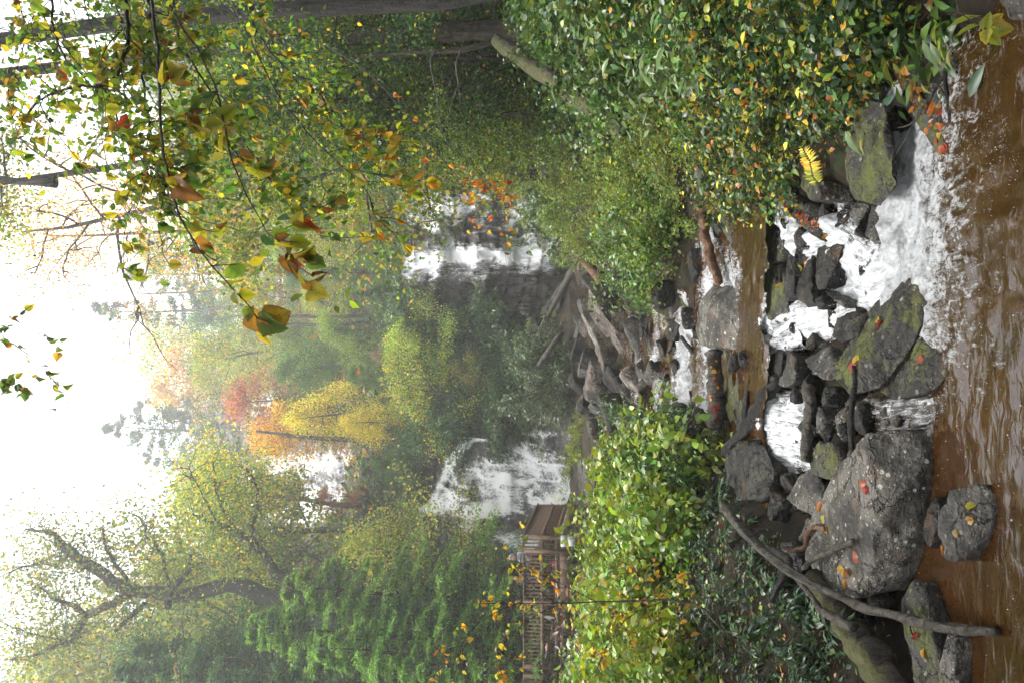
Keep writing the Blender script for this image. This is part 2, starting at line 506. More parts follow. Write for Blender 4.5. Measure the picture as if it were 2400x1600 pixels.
gx = axis([(-200, -40, 10), (-40, -16, 2), (-16, -6, .5), (-6, 6.5, .1), (6.5, 16, .4), (16, 40, 2), (40, 201, 10)])
gy = axis([(-12, 3, 1), (3, 15, .1), (15, 30, .3), (30, 60, .6), (60, 180, 2.5), (180, 355, 12)])
GX, GY = np.meshgrid(gx, gy)
GZ = tz(GX, GY)
nz = np.array([fbm(x * .45, y * .45, 3.1, 5) for x, y in zip(GX.ravel(), GY.ravel())]).reshape(GX.shape)
nz2 = np.array([fbm(x * 2.2, y * 2.2, 8.1, 4) for x, y in zip(GX.ravel(), GY.ravel())]).reshape(GX.shape)
amp = np.clip(GY / 60, .18, 1.3)
GZ = np.minimum(GZ, 105 + .02 * GZ) + nz * amp * .55 + nz2 * .06
idx = np.arange(GX.size).reshape(GX.shape)
quads = np.stack([idx[:-1, :-1], idx[:-1, 1:], idx[1:, 1:], idx[1:, :-1]], -1).reshape(-1, 4)
mt, nt, out = new_mat('forest_floor'); k = NT(nt)
p_ = k.pos()
c_ = k.mix(k.ramp(k.noise(p_, 1.1, 6, .7), .35, .65), (.010, .007, .005), (.038, .026, .016))
c_ = k.mix(k.math('MULTIPLY', k.ramp(k.noise(p_, 3.1, 6, .75), .5, .62), .8), c_, (.025, .036, .008))
c_ = k.mix(k.math('MULTIPLY', k.ramp(k.voro(p_, 16), .28, .18), k.ramp(k.noise(p_, 1.7, 3), .45, .6)), c_, (.16, .075, .025))
k.l(k.bsdf(c_, .85, .3, k.bump(k.noise(p_, 9, 7, .75), .9, .08)).outputs[0], out.inputs['Surface'])
ground = link("ground", mesh_from("ground", np.stack([GX, GY, GZ], -1).reshape(-1, 3), quads, mt, smooth_shade=True))
tag(ground, "leaf strewn forest floor of the stream valley and its steep hillsides", "ground", kind="structure")

# ------------------------------------------------------------------ stream water
WPY = np.array([-12, 6.75, 6.95, 7.2, 7.75, 7.95, 8.2, 8.6, 8.8, 9.05, 9.3, 11.5, 12.0, 12.3, 12.6, 13.2, 13.5, 13.8, 15.0, 15.3, 16.7, 17.2, 18.5, 20.7, 25, 30, 42])
WPZ = np.array([0, 0, .06, .16, .18, .22, .32, .335, .37, .44, .45, .46, .49, .60, .64, .66, .80, .86, .92, 1.00, 1.06, 1.16, 1.24, 1.36, 1.62, 1.82, 2.25])

def wnoise(x, y, z=0): return noise.noise(Vector((x, y, z)))

def water_z(x, y):
    ys = y + (.28 * wnoise(x * 1.6, y * .8, 4.) + .12 * wnoise(x * 4, y * 2, 9.)) * (1 if y > 6.3 else 0)
    return float(np.interp(ys, WPY, WPZ)), ys

def pool_foam_glint(x, y):
    """white water that spreads over the pool from the foot of the cascade"""
    d = 6.9 - y
    f = .74 * math.exp(-max(0, d) / 1.15) * (1 / (1 + math.exp(-(x + .25 + .18 * d) / .12)))
    f += .52 * math.exp(-max(0, d - .3) / 2.2) * (1 / (1 + math.exp(-(x + .55 + .25 * d) / .3)))
    f += .34 * math.exp(-((y - 4.75) / .5) ** 2) * (1 / (1 + math.exp((x + .6) / .3)))  # pale reflection on the near ripples, painted in as white foam
    return f

wx = axis([(-3.4, 2.6, .04)])
wy = axis([(2.2, 4.2, .1), (4.2, 15, .04), (15, 24, .1), (24, 46, .4)])
WX, WY = np.meshgrid(wx, wy)
# below the upper pools the sheet widens with distance
WXs = WX * np.clip(1 + (WY - 24) / 6, 1, 4)
fl = WXs.ravel(); yl = WY.ravel()
Z = np.zeros(len(fl)); FO = np.zeros(len(fl))
for i, (x, y) in enumerate(zip(fl, yl)):
    z, ys = water_z(x, y)
    sl = (np.interp(ys + .12, WPY, WPZ) - np.interp(ys - .12, WPY, WPZ)) / .24
    if y < 7.0:
        fo = pool_foam_glint(x, y)
    elif 9.25 < ys < 11.7:
        fo = .18 + .42 * math.exp(-((x - .75) / .5) ** 2) + .25 * math.exp(-((ys - 11.2) / .5) ** 2)
        fo *= .55 + .5 * (1 / (1 + math.exp(-(ys - 10.2) / .25)))
    else:
        fo = .47 + 1.15 * sl + .25 * wnoise(x * 1.7, y * 1.1, 12.)
        if 7.0 <= ys < 9.2 and -.75 < x < -.2: fo *= .8
        if 7.0 <= ys < 8.3 and x < -.4: fo *= .62
    t = min(1, max(0, fo))
    tur = .030 * wnoise(x * 5, y * 3.0, 1.) + .022 * wnoise(x * 13, y * 7, 5.) + .012 * wnoise(x * 26, y * 18, 2.)
    calm = .006 * wnoise(x * 4, y * 7, 3.) + .003 * wnoise(x * 11, y * 16, 3.)
    Z[i] = z + tur * 1.35 * t * (1.3 if y > 6.8 else .75) + calm
    FO[i] = fo
V = np.stack([fl, yl, Z], -1)
idx = np.arange(WX.size).reshape(WX.shape)
quads = np.stack([idx[:-1, :-1], idx[:-1, 1:], idx[1:, 1:], idx[1:, :-1]], -1).reshape(-1, 4)
yc = V[quads].mean(1)
lip = 9.22 + .10 * np.sin(yc[:, 0] * 5) + .06 * np.sin(yc[:, 0] * 13)
quads = quads[(yc[:, 1] < 6.98) | (yc[:, 1] > lip)]

mt, nt, out = new_mat('stream_water'); k = NT(nt)
p_ = k.pos()
fo = k.attr("foam").outputs['Fac']
str_ = k.noise(k.mapping(p_, (9, 2.6, 6)), 1.6, 6, .72, 1.2)          # streaks along the flow
fine = k.noise(k.mapping(p_, (1, .55, 1)), 34, 5, .75, .4)
mid = k.noise(p_, 6, 5, .7, .8)
nn = k.math('ADD', k.math('MULTIPLY', str_, .42), k.math('ADD', k.math('MULTIPLY', fine, .30), k.math('MULTIPLY', mid, .28)))
lo = k.math('SUBTRACT', .74, k.math('MULTIPLY', fo, .42))
msk = k.ramp(nn, lo, k.math('ADD', lo, .16))
bub = k.math('MULTIPLY', k.ramp(k.voro(p_, 55), .19, .11), k.ramp(k.noise(p_, 3.4, 4, .7), .50, .64))
msk = k.math('MAXIMUM', msk, k.math('MULTIPLY', k.math('MULTIPLY', bub, .8), k.ramp(fo, .02, .4)))
brown = k.mix(k.noise(k.mapping(p_, (1.5, .5, 1)), 2.2, 5, .65, .8), (.011, .0045, .0012), (.058, .024, .0055))
c_ = k.mix(msk, brown, k.mix(k.ramp(k.math('ADD', k.math('MULTIPLY', mid, .6), k.math('MULTIPLY', fine, .4)), .36, .62), (.13, .13, .135), (.58, .60, .62)))
rg = k.math('ADD', .045, k.math('MULTIPLY', msk, .5))
hb = k.math('ADD', k.math('MULTIPLY', k.noise(k.mapping(p_, (1, 2.2, 1)), 5, 3, .5, .6), 1.0), k.math('MULTIPLY', k.math('MULTIPLY', fine, msk), .6))
b_ = k.bsdf(c_, rg, .5, k.bump(hb, .18, .05))
tr_ = k.n("BsdfTranslucent"); tr_.inputs[0].default_value = (.5, .52, .54, 1)
mx_ = k.n("MixShader"); k.l(k.math('MULTIPLY', msk, .3), mx_.inputs[0])
k.l(b_.outputs[0], mx_.inputs[1]); k.l(tr_.outputs[0], mx_.inputs[2])
k.l(mx_.outputs[0], out.inputs['Surface'])
M['water'] = mt
stream = link("stream_water", mesh_from("stream_water", V, quads, mt, None, {"foam": FO}, True))
tag(stream, "brown stream tumbling white over rocks into the muddy pool", "stream", kind="structure")

# droplets thrown up by the cascade and bubbles floating on the pool
mt, nt, out = new_mat('foam_droplets'); k = NT(nt)
k.l(k.bsdf((.62, .64, .66), .3, .5).outputs[0], out.inputs['Surface'])
M['drop'] = mt
oct_v = np.array([[1, 0, 0], [-1, 0, 0], [0, 1, 0], [0, -1, 0], [0, 0, 1], [0, 0, -1.]])
oct_t = np.array([[0, 2, 4], [2, 1, 4], [1, 3, 4], [3, 0, 4], [2, 0, 5], [1, 2, 5], [3, 1, 5], [0, 3, 5]])
def drops(pos, r):
    n = len(pos)
    V = oct_v[None] * np.asarray(r)[:, None, None] + pos[:, None, :]
    T = oct_t[None] + (np.arange(n) * 6)[:, None, None]
    return V.reshape(-1, 3), T.reshape(-1, 3)

# separate chutes that drop from the channel to the pool
mt, nt, out = new_mat('chute_water'); k = NT(nt)
fo = k.attr("foam").outputs['Fac']
cv_ = k.n("CombineXYZ"); k.l(k.attr("across").outputs['Fac'], cv_.inputs[0]); k.l(k.attr("along").outputs['Fac'], cv_.inputs[1])
s1 = k.noise(k.mapping(cv_.outputs[0], (17, 2.2, 1)), 1.0, 5, .7, 1.4)
s2 = k.noise(k.mapping(cv_.outputs[0], (60, 9, 1)), 1.0, 4, .7, .8)
s3 = k.noise(k.pos(), 5.5, 4, .65, .6)
nn = k.math('ADD', k.math('MULTIPLY', s1, .45), k.math('ADD', k.math('MULTIPLY', s2, .30), k.math('MULTIPLY', s3, .25)))
lo = k.math('SUBTRACT', .70, k.math('MULTIPLY', fo, .40))
msk = k.ramp(nn, lo, k.math('ADD', lo, .20))
wc = k.mix(k.ramp(k.math('ADD', k.math('MULTIPLY', s1, .5), k.math('MULTIPLY', s2, .5)), .38, .62), (.26, .27, .285), (.60, .62, .64))
c_ = k.mix(msk, (.020, .012, .007), wc)
b_ = k.bsdf(c_, k.math('ADD', .07, k.math('MULTIPLY', msk, .4)), .5, k.bump(k.math('ADD', s1, k.math('MULTIPLY', s2, .7)), .28, .04))
k.l(b_.outputs[0], out.inputs['Surface'])
M['chute'] = mt
DROPS = []
def chute(label, path, foam=1.0, ns=90, nt_=26, lump=.05):
    """path: (x, y, Y, width m)"""
    W = np.array([P(*p[:3]) for p in path]); wd = np.array([p[3] for p in path])
    t = np.linspace(0, len(W) - 1, ns); i = np.clip(t.astype(int), 0, len(W) - 2); f = (t - i)[:, None]
    p0 = W[np.maximum(i - 1, 0)]; p1 = W[i]; p2 = W[i + 1]; p3 = W[np.minimum(i + 2, len(W) - 1)]
    C = .5 * (2 * p1 + (p2 - p0) * f + (2 * p0 - 5 * p1 + 4 * p2 - p3) * f ** 2 + (-p0 + 3 * p1 - 3 * p2 + p3) * f ** 3)
    w = np.interp(t, range(len(wd)), wd)
    d = np.gradient(C, axis=0); L = np.concatenate([[0], np.cumsum(np.linalg.norm(np.diff(C, axis=0), axis=1))])
    pr = np.stack([-d[:, 1], d[:, 0], 0 * d[:, 0]], -1); pr /= np.linalg.norm(pr, axis=1)[:, None] + 1e-9
    Vv, fa, al, ac = [], [], [], []
    sd_ = path[0][0] * .37
    for a in range(ns):
        for b in range(nt_):
            q = (b / (nt_ - 1) - .5) * 2
            ww = w[a] * (1 + .22 * wnoise(L[a] * 3, q, sd_))
            p = C[a] + pr[a] * q * ww * .5
            e = abs(q)
            z = -.10 * e ** 4 + .7 * lump * wnoise(p[0] * 7, p[1] * 4, sd_) * 1.2 + lump * .6 * wnoise(p[0] * 19, p[1] * 9, sd_) + lump * .3 * wnoise(p[0] * 42, p[1] * 25, sd_)
            Vv.append(p + [0, 0, z]); fa.append(foam * (1 - .35 * e ** 3) + .15 * wnoise(p[0] * 3, p[1] * 3, sd_ + 4)); al.append(L[a]); ac.append(q * ww * .5 + sd_)
    ix_ = np.arange(ns * nt_).reshape(ns, nt_)
    qd = np.stack([ix_[:-1, :-1], ix_[:-1, 1:], ix_[1:, 1:], ix_[1:, :-1]], -1).reshape(-1, 4)
    o = link("cascade_water", mesh_from("cascade_water", np.array(Vv), qd, M['chute'], None, {"foam": fa, "along": al, "across": ac}, True))
    tag(o, label, "cascade", kind="structure")
    DROPS.append(np.array(Vv)[np.array(fa) > .55])
chute("main white chute tumbling past the dark slabs into the pool", [(1792, 452, 9.5, .25), (1822, 500, 9.15, .30), (1850, 560, 8.8, .42), (1888, 572, 8.45, .40), (1925, 552, 8.1, .42), (1968, 590, 7.7, .50), (2010, 640, 7.4, .72), (2060, 645, 7.1, .95), (2110, 600, 6.85, 1.15), (2150, 560, 6.6, 1.35), (2185, 560, 6.35, 1.5)], 1.02, 130, 40, .06)
chute("broken white chute falling from the mossy lip rocks", [(1782, 745, 9.5, .30), (1815, 765, 9.15, .36), (1862, 748, 8.75, .46), (1905, 742, 8.3, .55), (1945, 730, 7.95, .5), (1985, 705, 7.6, .5), (2030, 680, 7.3, .5)], .95, 100, 30, .05)
chute("small chute beside the dark blocky rock", [(1782, 810, 9.5, .22), (1800, 805, 9.3, .24), (1835, 795, 8.95, .26), (1875, 780, 8.6, .3)], .85, 60, 18, .04)
chute("broad low chute behind the split dark stump log", [(1772, 1000, 9.6, .70), (1800, 1000, 9.3, .80), (1840, 1005, 8.95, .85), (1872, 1010, 8.65, .9), (1888, 1010, 8.5, .9)], .92, 70, 40, .05)
chute("side chute entering under the round mossy rock", [(1955, 470, 8.2, .22), (1978, 520, 7.85, .28), (2005, 575, 7.5, .34), (2035, 620, 7.25, .4)], .85, 60, 18, .04)
chute("thin sheet of water over the rust brown rock", [(2062, 480, 7.25, .3), (2078, 525, 7.05, .4), (2115, 560, 6.85, .5), (2150, 590, 6.6, .5)], .62, 60, 22, .03)
chute("dark rippling trickle between the two great boulders", [(1960, 1000, 7.6, .3), (2010, 975, 7.15, .36), (2060, 968, 6.8, .40), (2100, 965, 6.6, .42), (2150, 960, 6.35, .40), (2190, 945, 6.15, .40), (2215, 940, 6.0, .45)], .58, 80, 24, .03)
allv = np.vstack(DROPS)
sidx = RNG.choice(len(allv), 2600)
pos = allv[sidx] + np.abs(RNG.normal(size=(2600, 3))) * [0, 0, .03] + RNG.normal(size=(2600, 3)) * [.03, .03, 0]
v1, t1 = drops(pos, RNG.uniform(.002, .005, 2600))
sp_ = tag(link("spray_droplets", mesh_from("spray_droplets", v1, t1, M['drop'], smooth_shade=True)), "fine white droplets thrown up by the rocky cascade", "spray", kind="stuff")
sel = np.nonzero((yl > 3.6) & (yl < 6.9) & (fl < 1.3) & (fl > -2.4))[0]
w = np.clip(FO[sel], .03, .6); w[V[sel, 0] < -.8] *= .6; w /= w.sum()
s = RNG.choice(sel, 700, p=w)
pos = V[s] + RNG.normal(size=(700, 3)) * [.03, .03, .0] + [0, 0, .002]
v1, t1 = drops(pos, RNG.uniform(.0018, .0045, 700) * RNG.choice([.7, 1, 1.8], 700, p=[.6, .34, .06]))
tag(link("foam_bubbles", mesh_from("foam_bubbles", v1, t1, M['drop'], smooth_shade=True)), "small white bubbles drifting over the brown pool", "foam", kind="stuff")

# ------------------------------------------------------------------ cliffs and waterfalls
def mat_fall(name, sx, sz, white=(.92, .93, .95)):
    mt, nt, out = new_mat(name); k = NT(nt)
    p = k.pos()
    fo = k.attr("foam").outputs['Fac']
    s1 = k.noise(k.mapping(p, (sx, sx, sz)), 1.0, 6, .72, .9)
    s2 = k.noise(k.mapping(p, (sx * 3.5, sx * 3.5, sz * 3)), 1.0, 5, .7, .5)
    s3 = k.noise(p, 1.3, 4, .6, .6)
    nn = k.math('ADD', k.math('MULTIPLY', s1, .5), k.math('ADD', k.math('MULTIPLY', s2, .28), k.math('MULTIPLY', s3, .22)))
    lo = k.math('SUBTRACT', .69, k.math('MULTIPLY', fo, .44))
    msk = k.ramp(nn, lo, k.math('ADD', lo, .22))
    d = k.bsdf(white, .45, .3, k.bump(k.math('ADD', s1, s2), .5, .12))
    tl = k.n("BsdfTranslucent"); tl.inputs[0].default_value = (*white, 1)
    a = k.n("MixShader"); a.inputs[0].default_value = .08
    k.l(d.outputs[0], a.inputs[1]); k.l(tl.outputs[0], a.inputs[2])
    tp = k.n("BsdfTransparent")
    b = k.n("MixShader"); k.l(msk, b.inputs[0]); k.l(tp.outputs[0], b.inputs[1]); k.l(a.outputs[0], b.inputs[2])
    k.l(b.outputs[0], out.inputs['Surface'])
    return mt
M['fall'] = mat_fall('fall_water', 8.0, .5)
M['fall_fan'] = mat_fall('fall_water_fan', 7.0, 1.3)

def seg_dist(px, py, poly):
    """distance (and radius-normalised) of points to a polyline [(x, y, r, strength)]"""
    best = np.zeros(len(px))
    for (x0, y0, r0, s0), (x1, y1, r1, s1) in zip(poly[:-1], poly[1:]):
        dx, dy = x1 - x0, y1 - y0
        t = np.clip(((px - x0) * dx + (py - y0) * dy) / (dx * dx + dy * dy + 1e-9), 0, 1)
        d = np.hypot(px - x0 - t * dx, py - y0 - t * dy)
        r = r0 + (r1 - r0) * t
        best = np.maximum(best, (s0 + (s1 - s0) * t) * np.exp(-(d / r) ** 2))
    return best

def cliff_patch(x0, x1, z0, z1, nx, nz_, depth):
    """grid in X-Z; depth(X, Z) gives Y"""
    X, Zz = np.meshgrid(np.linspace(x0, x1, nx), np.linspace(z0, z1, nz_))
    Yd = depth(X, Zz)
    idx = np.arange(X.size).reshape(X.shape)
    q = np.stack([idx[:-1, :-1], idx[:-1, 1:], idx[1:, 1:], idx[1:, :-1]], -1).reshape(-1, 4)
    return np.stack([X, Yd, Zz], -1).reshape(-1, 3), q

def to_img(V):
    d = V - CAM
    fw = d[:, 1] * cp + d[:, 2] * sp
    up = -d[:, 1] * sp + d[:, 2] * cp
    return 1200 - F * up / fw, 800 - F * d[:, 0] / fw

def blocky(x, z, sx, sz, seed):
    """craggy bedded rock: courses of uneven height, each broken into blocks of uneven length, over a ridged face"""
    wz_ = z / sz + .55 * noise.noise(Vector((x * .35, z * .5, seed + 5))) + .10 * noise.noise(Vector((x * 2.3, z * 1.9, seed + 2))) + .18 * x
    j = math.floor(wz_)
    wx_ = x / (sx * (.6 + .9 * noise.cell(Vector((j + .5, seed, .5))))) + 7.3 * noise.cell(Vector((j + .5, seed + 3, .5))) + .5 * noise.noise(Vector((x * .5, z * .5, seed))) + .12 * noise.noise(Vector((x * 3.1, z * 3.1, seed)))
    i = math.floor(wx_)
    c = noise.cell(Vector((i + .5, j + .5, seed)))
    fz_ = wz_ - j
    lip = .30 * (1 - fz_)                                   # each course leans back towards its top
    rg_ = noise.ridged_multi_fractal(Vector((x * .45, z * .4, seed)), .9, 2.1, 5, 1.0, 2.0) - 1.0
    return .55 * c + lip + .55 * rg_

def build_fall(cname, clabel, wname, wlabel, rect, n, prof, polys, mat, blk, off=.10, keep=.05, seed=1., cut=None):
    x0, x1, z0, z1 = rect
    def depth(X, Zz):
        base = prof(X, Zz)
        r = np.zeros(X.size)
        for i, (x, z) in enumerate(zip(X.ravel(), Zz.ravel())):
            r[i] = -blk[2] * blocky(x, z, blk[0], blk[1], seed) - blk[3] * fbm(x * .8, z * 1.6, seed, 5)
        return base + r.reshape(X.shape)
    Vc, q = cliff_patch(x0, x1, z0, z1, n[0], n[1], depth)
    cc = Vc[q].mean(1)
    eb = np.minimum(np.minimum(cc[:, 0] - x0, x1 - cc[:, 0]), z1 - cc[:, 2])
    rag = np.array([.15 + 1.3 * abs(noise.noise(Vector((p[0] * .9, p[2] * .9, seed + 20)))) + .5 * abs(noise.noise(Vector((p[0] * 2.7, p[2] * 2.7, seed + 21)))) for p in cc])
    q = q[eb > rag]
    if cut is not None:
        q = q[~cut(Vc[q].mean(1))]
    c = link(cname, mesh_from(cname, Vc, q, M['cliff'], smooth_shade=True))
    tag(c, clabel, "cliff", kind="structure")
    ix, iy = to_img(Vc)
    fo = np.zeros(len(Vc))
    for pl in polys:
        fo = np.maximum(fo, seg_dist(ix, iy, pl))
    # the veil thins over proud rock and gathers into uneven threads
    lace = np.array([math.exp(-((noise.noise(Vector((x * 1.15 + .5 * noise.noise(Vector((x, z, seed))), z * .5, seed + 31))) + .35 * noise.noise(Vector((x * 3.1, z * 1.1, seed + 33)))) / .11) ** 2) for x, z in zip(Vc[:, 0], Vc[:, 2])])
    patch = np.array([noise.fractal(Vector((x * .8, z * .55, seed + 40)), .9, 2.0, 4) for x, z in zip(Vc[:, 0], Vc[:, 2])])
    fo = fo * np.clip(.88 + .42 * patch + .38 * lace, .35, 1.5)
    Vw = Vc.copy()
    # smooth the water sheet over the blocks beneath it
    g = Vw[:, 1].reshape(n[1], n[0])
    for _ in range(24):
        gp = np.pad(g, 1, mode='edge')
        g = (gp[:-2, 1:-1] + gp[2:, 1:-1] + gp[1:-1, :-2] + gp[1:-1, 2:] + 2 * gp[1:-1, 1:-1]) / 6
    g = np.minimum(g - .12, Vc[:, 1].reshape(n[1], n[0]) + .02)
    tur = np.array([fbm(x * 2.5, z * .8, seed + 3, 4) for x, z in zip(Vc[:, 0], Vc[:, 2])]).reshape(g.shape)
    Vw[:, 1] = (g - off - .12 * np.abs(tur)).ravel()
    kq = q[(fo[q].max(1) > keep)]
    used = np.unique(kq)
    remap = np.zeros(len(Vw), int); remap[used] = np.arange(len(used))
    w = link(wname, mesh_from(wname, Vw[used], remap[kq], mat, None, {"foam": fo[used]}, True))
    tag(w, wlabel, "waterfall", kind="structure")
    return Vc, q

# nearer fall beyond the rock pile: two strands over dark blocks
def prof_r(X, Zz):
    y = np.interp(Zz, [1.5, 2.6, 4.2, 5.0, 7.4, 8.0, 9.8, 10.4, 12.2], [45.6, 46.6, 47.0, 47.5, 47.8, 48.4, 48.6, 49.2, 49.8])
    y = y - 1.6 * smooth((3.9 - X) / 2.2) * smooth((6.5 - Zz) / 2.0)             # brown buttress at its foot
    y = y + 1.2 * smooth((X - 8.6) / 1.5) * 0 - 1.6 * smooth((X - 8.6) / 2.0)
    y = y - 1.0 * (np.abs(X - 6.0) < .75) * (np.abs(Zz - 10.4) < 1.0)             # dark block in mid stream
    y = y - .7 * (np.abs(X - 5.6) < .55) * (np.abs(Zz - 7.2) < 1.35)
    return y
build_fall("cliff", "wet dark blocky cliff behind the fall beyond the rock pile",
  "waterfall_water", "fall in two white strands over dark blocks beyond the rock pile",
  (0.6, 12.0, 1.4, 12.3), (190, 180), prof_r,
  [[(930, 455, 34, 1.0), (1010, 470, 40, 1.3), (1060, 490, 34, 1.1), (1130, 470, 40, .62), (1240, 480, 34, .55), (1340, 500, 40, .5)],
   [(1000, 520, 25, 1.1), (1045, 545, 16, 1.0), (1060, 600, 20, .9)],
   [(925, 620, 34, .75), (985, 615, 34, 1.0), (1060, 605, 26, 1.15), (1130, 602, 22, 1.0), (1190, 608, 26, 1.1), (1260, 590, 30, 1.5), (1340, 585, 30, 1.0)],
   [(1240, 560, 24, 1.1), (1280, 580, 28, 1.2)],
   [(960, 640, 30, .7), (1050, 650, 30, .6), (1090, 640, 34, .6), (1180, 640, 26, .7)],
   [(930, 470, 70, .8), (1000, 490, 70, .8), (1060, 520, 80, .6), (1130, 500, 90, .55), (1260, 520, 100, .6)],
   [(930, 600, 60, .65), (1060, 615, 60, .7), (1180, 610, 60, .7), (1300, 590, 80, .75)],
   [(1100, 480, 50, .5), (1200, 500, 60, .5), (1260, 530, 70, .55), (1340, 580, 70, .5)]],
  M['fall'], (1.3, .9, .7, .14), seed=2.3)

# broad sliding fall behind the viewing deck
def prof_l(X, Zz):
    y = np.interp(Zz, [1.5, 2.4, 4.5, 7.5, 10.2, 11.5], [41.8, 42.6, 44.6, 46.6, 48.6, 50.2])
    y = y - 1.8 * smooth((-9.7 - X) / 1.6) * smooth((9.9 - Zz) / 1.2)             # leaf-strewn slab on its flank
    y = y - .8 * smooth((X + 4.6) / 1.6)
    return y
build_fall("cliff", "grey rock slide under the broad fall behind the viewing deck",
  "waterfall_water", "broad white fall sliding over rock behind the viewing deck",
  (-14.5, -1.2, 1.4, 11.4), (190, 160), prof_l,
  [[(985, 1192, 10, 1.2), (1020, 1190, 16, 1.15), (1060, 1160, 45, .98), (1120, 1135, 75, .86), (1200, 1120, 95, .82), (1340, 1110, 110, .8)],
   [(1010, 1185, 10, 1.1), (1060, 1080, 16, 1.05), (1105, 1020, 16, 1.0), (1200, 1010, 20, .85), (1290, 1015, 18, .7), (1340, 1020, 18, .6)],
   [(1040, 1195, 20, 1.1), (1120, 1190, 34, 1.05), (1210, 1170, 44, 1.0), (1340, 1160, 50, .85)],
   [(1090, 1225, 30, .7), (1150, 1250, 34, .72), (1210, 1275, 36, .75), (1300, 1290, 40, .75)],
   [(1060, 1100, 50, .5), (1180, 1070, 60, .5), (1320, 1070, 60, .52)],
   [(1200, 960, 60, .12), (1330, 960, 60, .18)]],
  M['fall_fan'], (1.6, .8, .35, .22), seed=5.1, cut=lambda c: ((c[:, 0] > -5.2) & (c[:, 2] > 4.6 - (c[:, 0] + 5.2) * .4)) | ((c[:, 0] < -11.2) & (c[:, 2] > 10)))

# high fall up the valley, half lost in mist
def prof_u(X, Zz):
    return np.interp(Zz, [23, 27, 31.5, 37, 42, 55], [82, 85.5, 91.5, 96, 102, 112]) + 0 * X
build_fall("cliff", "pale grey cliff of the high fall up the misty valley",
  "waterfall_water", "high white fall half hidden by trees up the misty valley",
  (-27, -8, 22, 47), (130, 140), prof_u,
  [[(570, 1130, 36, 1.1), (620, 1100, 36, 1.05), (700, 1085, 50, .9), (800, 1080, 55, .85)],
   [(590, 1180, 40, .7), (680, 1170, 60, .72), (800, 1150, 70, .75)],
   [(590, 1240, 40, 1.3), (660, 1210, 40, 1.3), (760, 1180, 50, 1.2), (830, 1170, 50, 1.1)],
   [(440, 1090, 60, .18), (560, 1090, 60, .3)]],
  M['fall'], (2.2, 1.5, .6, .5), seed=9.0)

# ------------------------------------------------------------------ boulders
def rock_mesh(name, pts, mat, res, rough=.05, it=2, seed=0.0, strata=.0):
    """convex block -> refined, edges worn, surface broken up"""
    bm = bmesh.new()
    for p in pts: bm.verts.new(p)
    r = bmesh.ops.convex_hull(bm, input=bm.verts)
    bmesh.ops.delete(bm, geom=[g for g in set(r['geom_interior']) | set(r['geom_unused']) if isinstance(g, bmesh.types.BMVert)], context='VERTS')
    bmesh.ops.triangulate(bm, faces=bm.faces)
    for _ in range(7):
        e = [e for e in bm.edges if e.calc_length() > res]
        if not e or len(bm.verts) > 9000: break
        bmesh.ops.subdivide_edges(bm, edges=e, cuts=1, use_grid_fill=True)
        bmesh.ops.triangulate(bm, faces=[f for f in bm.faces if len(f.verts) > 3])
    for _ in range(it):
        bmesh.ops.smooth_vert(bm, verts=bm.verts, factor=.5, use_axis_x=True, use_axis_y=True, use_axis_z=True)
    bm.normal_update()
    size = max((Vector(a) - Vector(b)).length for a in pts for b in pts)
    f = 1.6 / size
    tilt = Vector((.35, .2, .9)).normalized()
    for v in bm.verts:
        p = v.co
        n1 = noise.fractal(p * f * 2.0 + Vector((seed, 0, 0)), .8, 2.1, 5)
        n2 = noise.ridged_multi_fractal(p * f * 3.1 + Vector((0, seed, 0)), .9, 2.0, 4, 1.0, 2.0) - 1.0
        h = rough * size * (n1 * .8 - max(0, n2) * .35)
        if strata:
            t = p.dot(tilt) * f * 9 + noise.noise(p * f * 2) * 1.5
            h += strata * size * (abs((t % 1.0) - .5) - .25) * noise.noise(p * f * 3 + Vector((0, 0, seed)))
        v.co = p + v.normal * h
    me = bpy.data.meshes.new(name)
    bm.to_mesh(me); bm.free()
    me.polygons.foreach_set("use_smooth", np.ones(len(me.polygons), dtype=bool))
    me.materials.append(mat)
    return me

def boulder(label, pts, mat, res=.05, rough=.03, it=2, seed=None, sink=None, strata=.03, name="boulder", group=None, cat="boulder"):
    pts = [np.asarray(p, float) for p in pts]
    if sink is not None:
        c = np.mean(pts, axis=0)
        pts = pts + [np.array([c[0] + (p[0] - c[0]) * .86, c[1] + (p[1] - c[1]) * .86, sink]) for p in pts]
    org = np.mean(pts, axis=0)
    me = rock_mesh(name, [p - org for p in pts], mat, res, rough, it, seed if seed is not None else random.uniform(0, 99), strata)
    o = link(name, me, loc=org)
    return tag(o, label, cat, group)

def img(pts): return [P(*p) for p in pts]

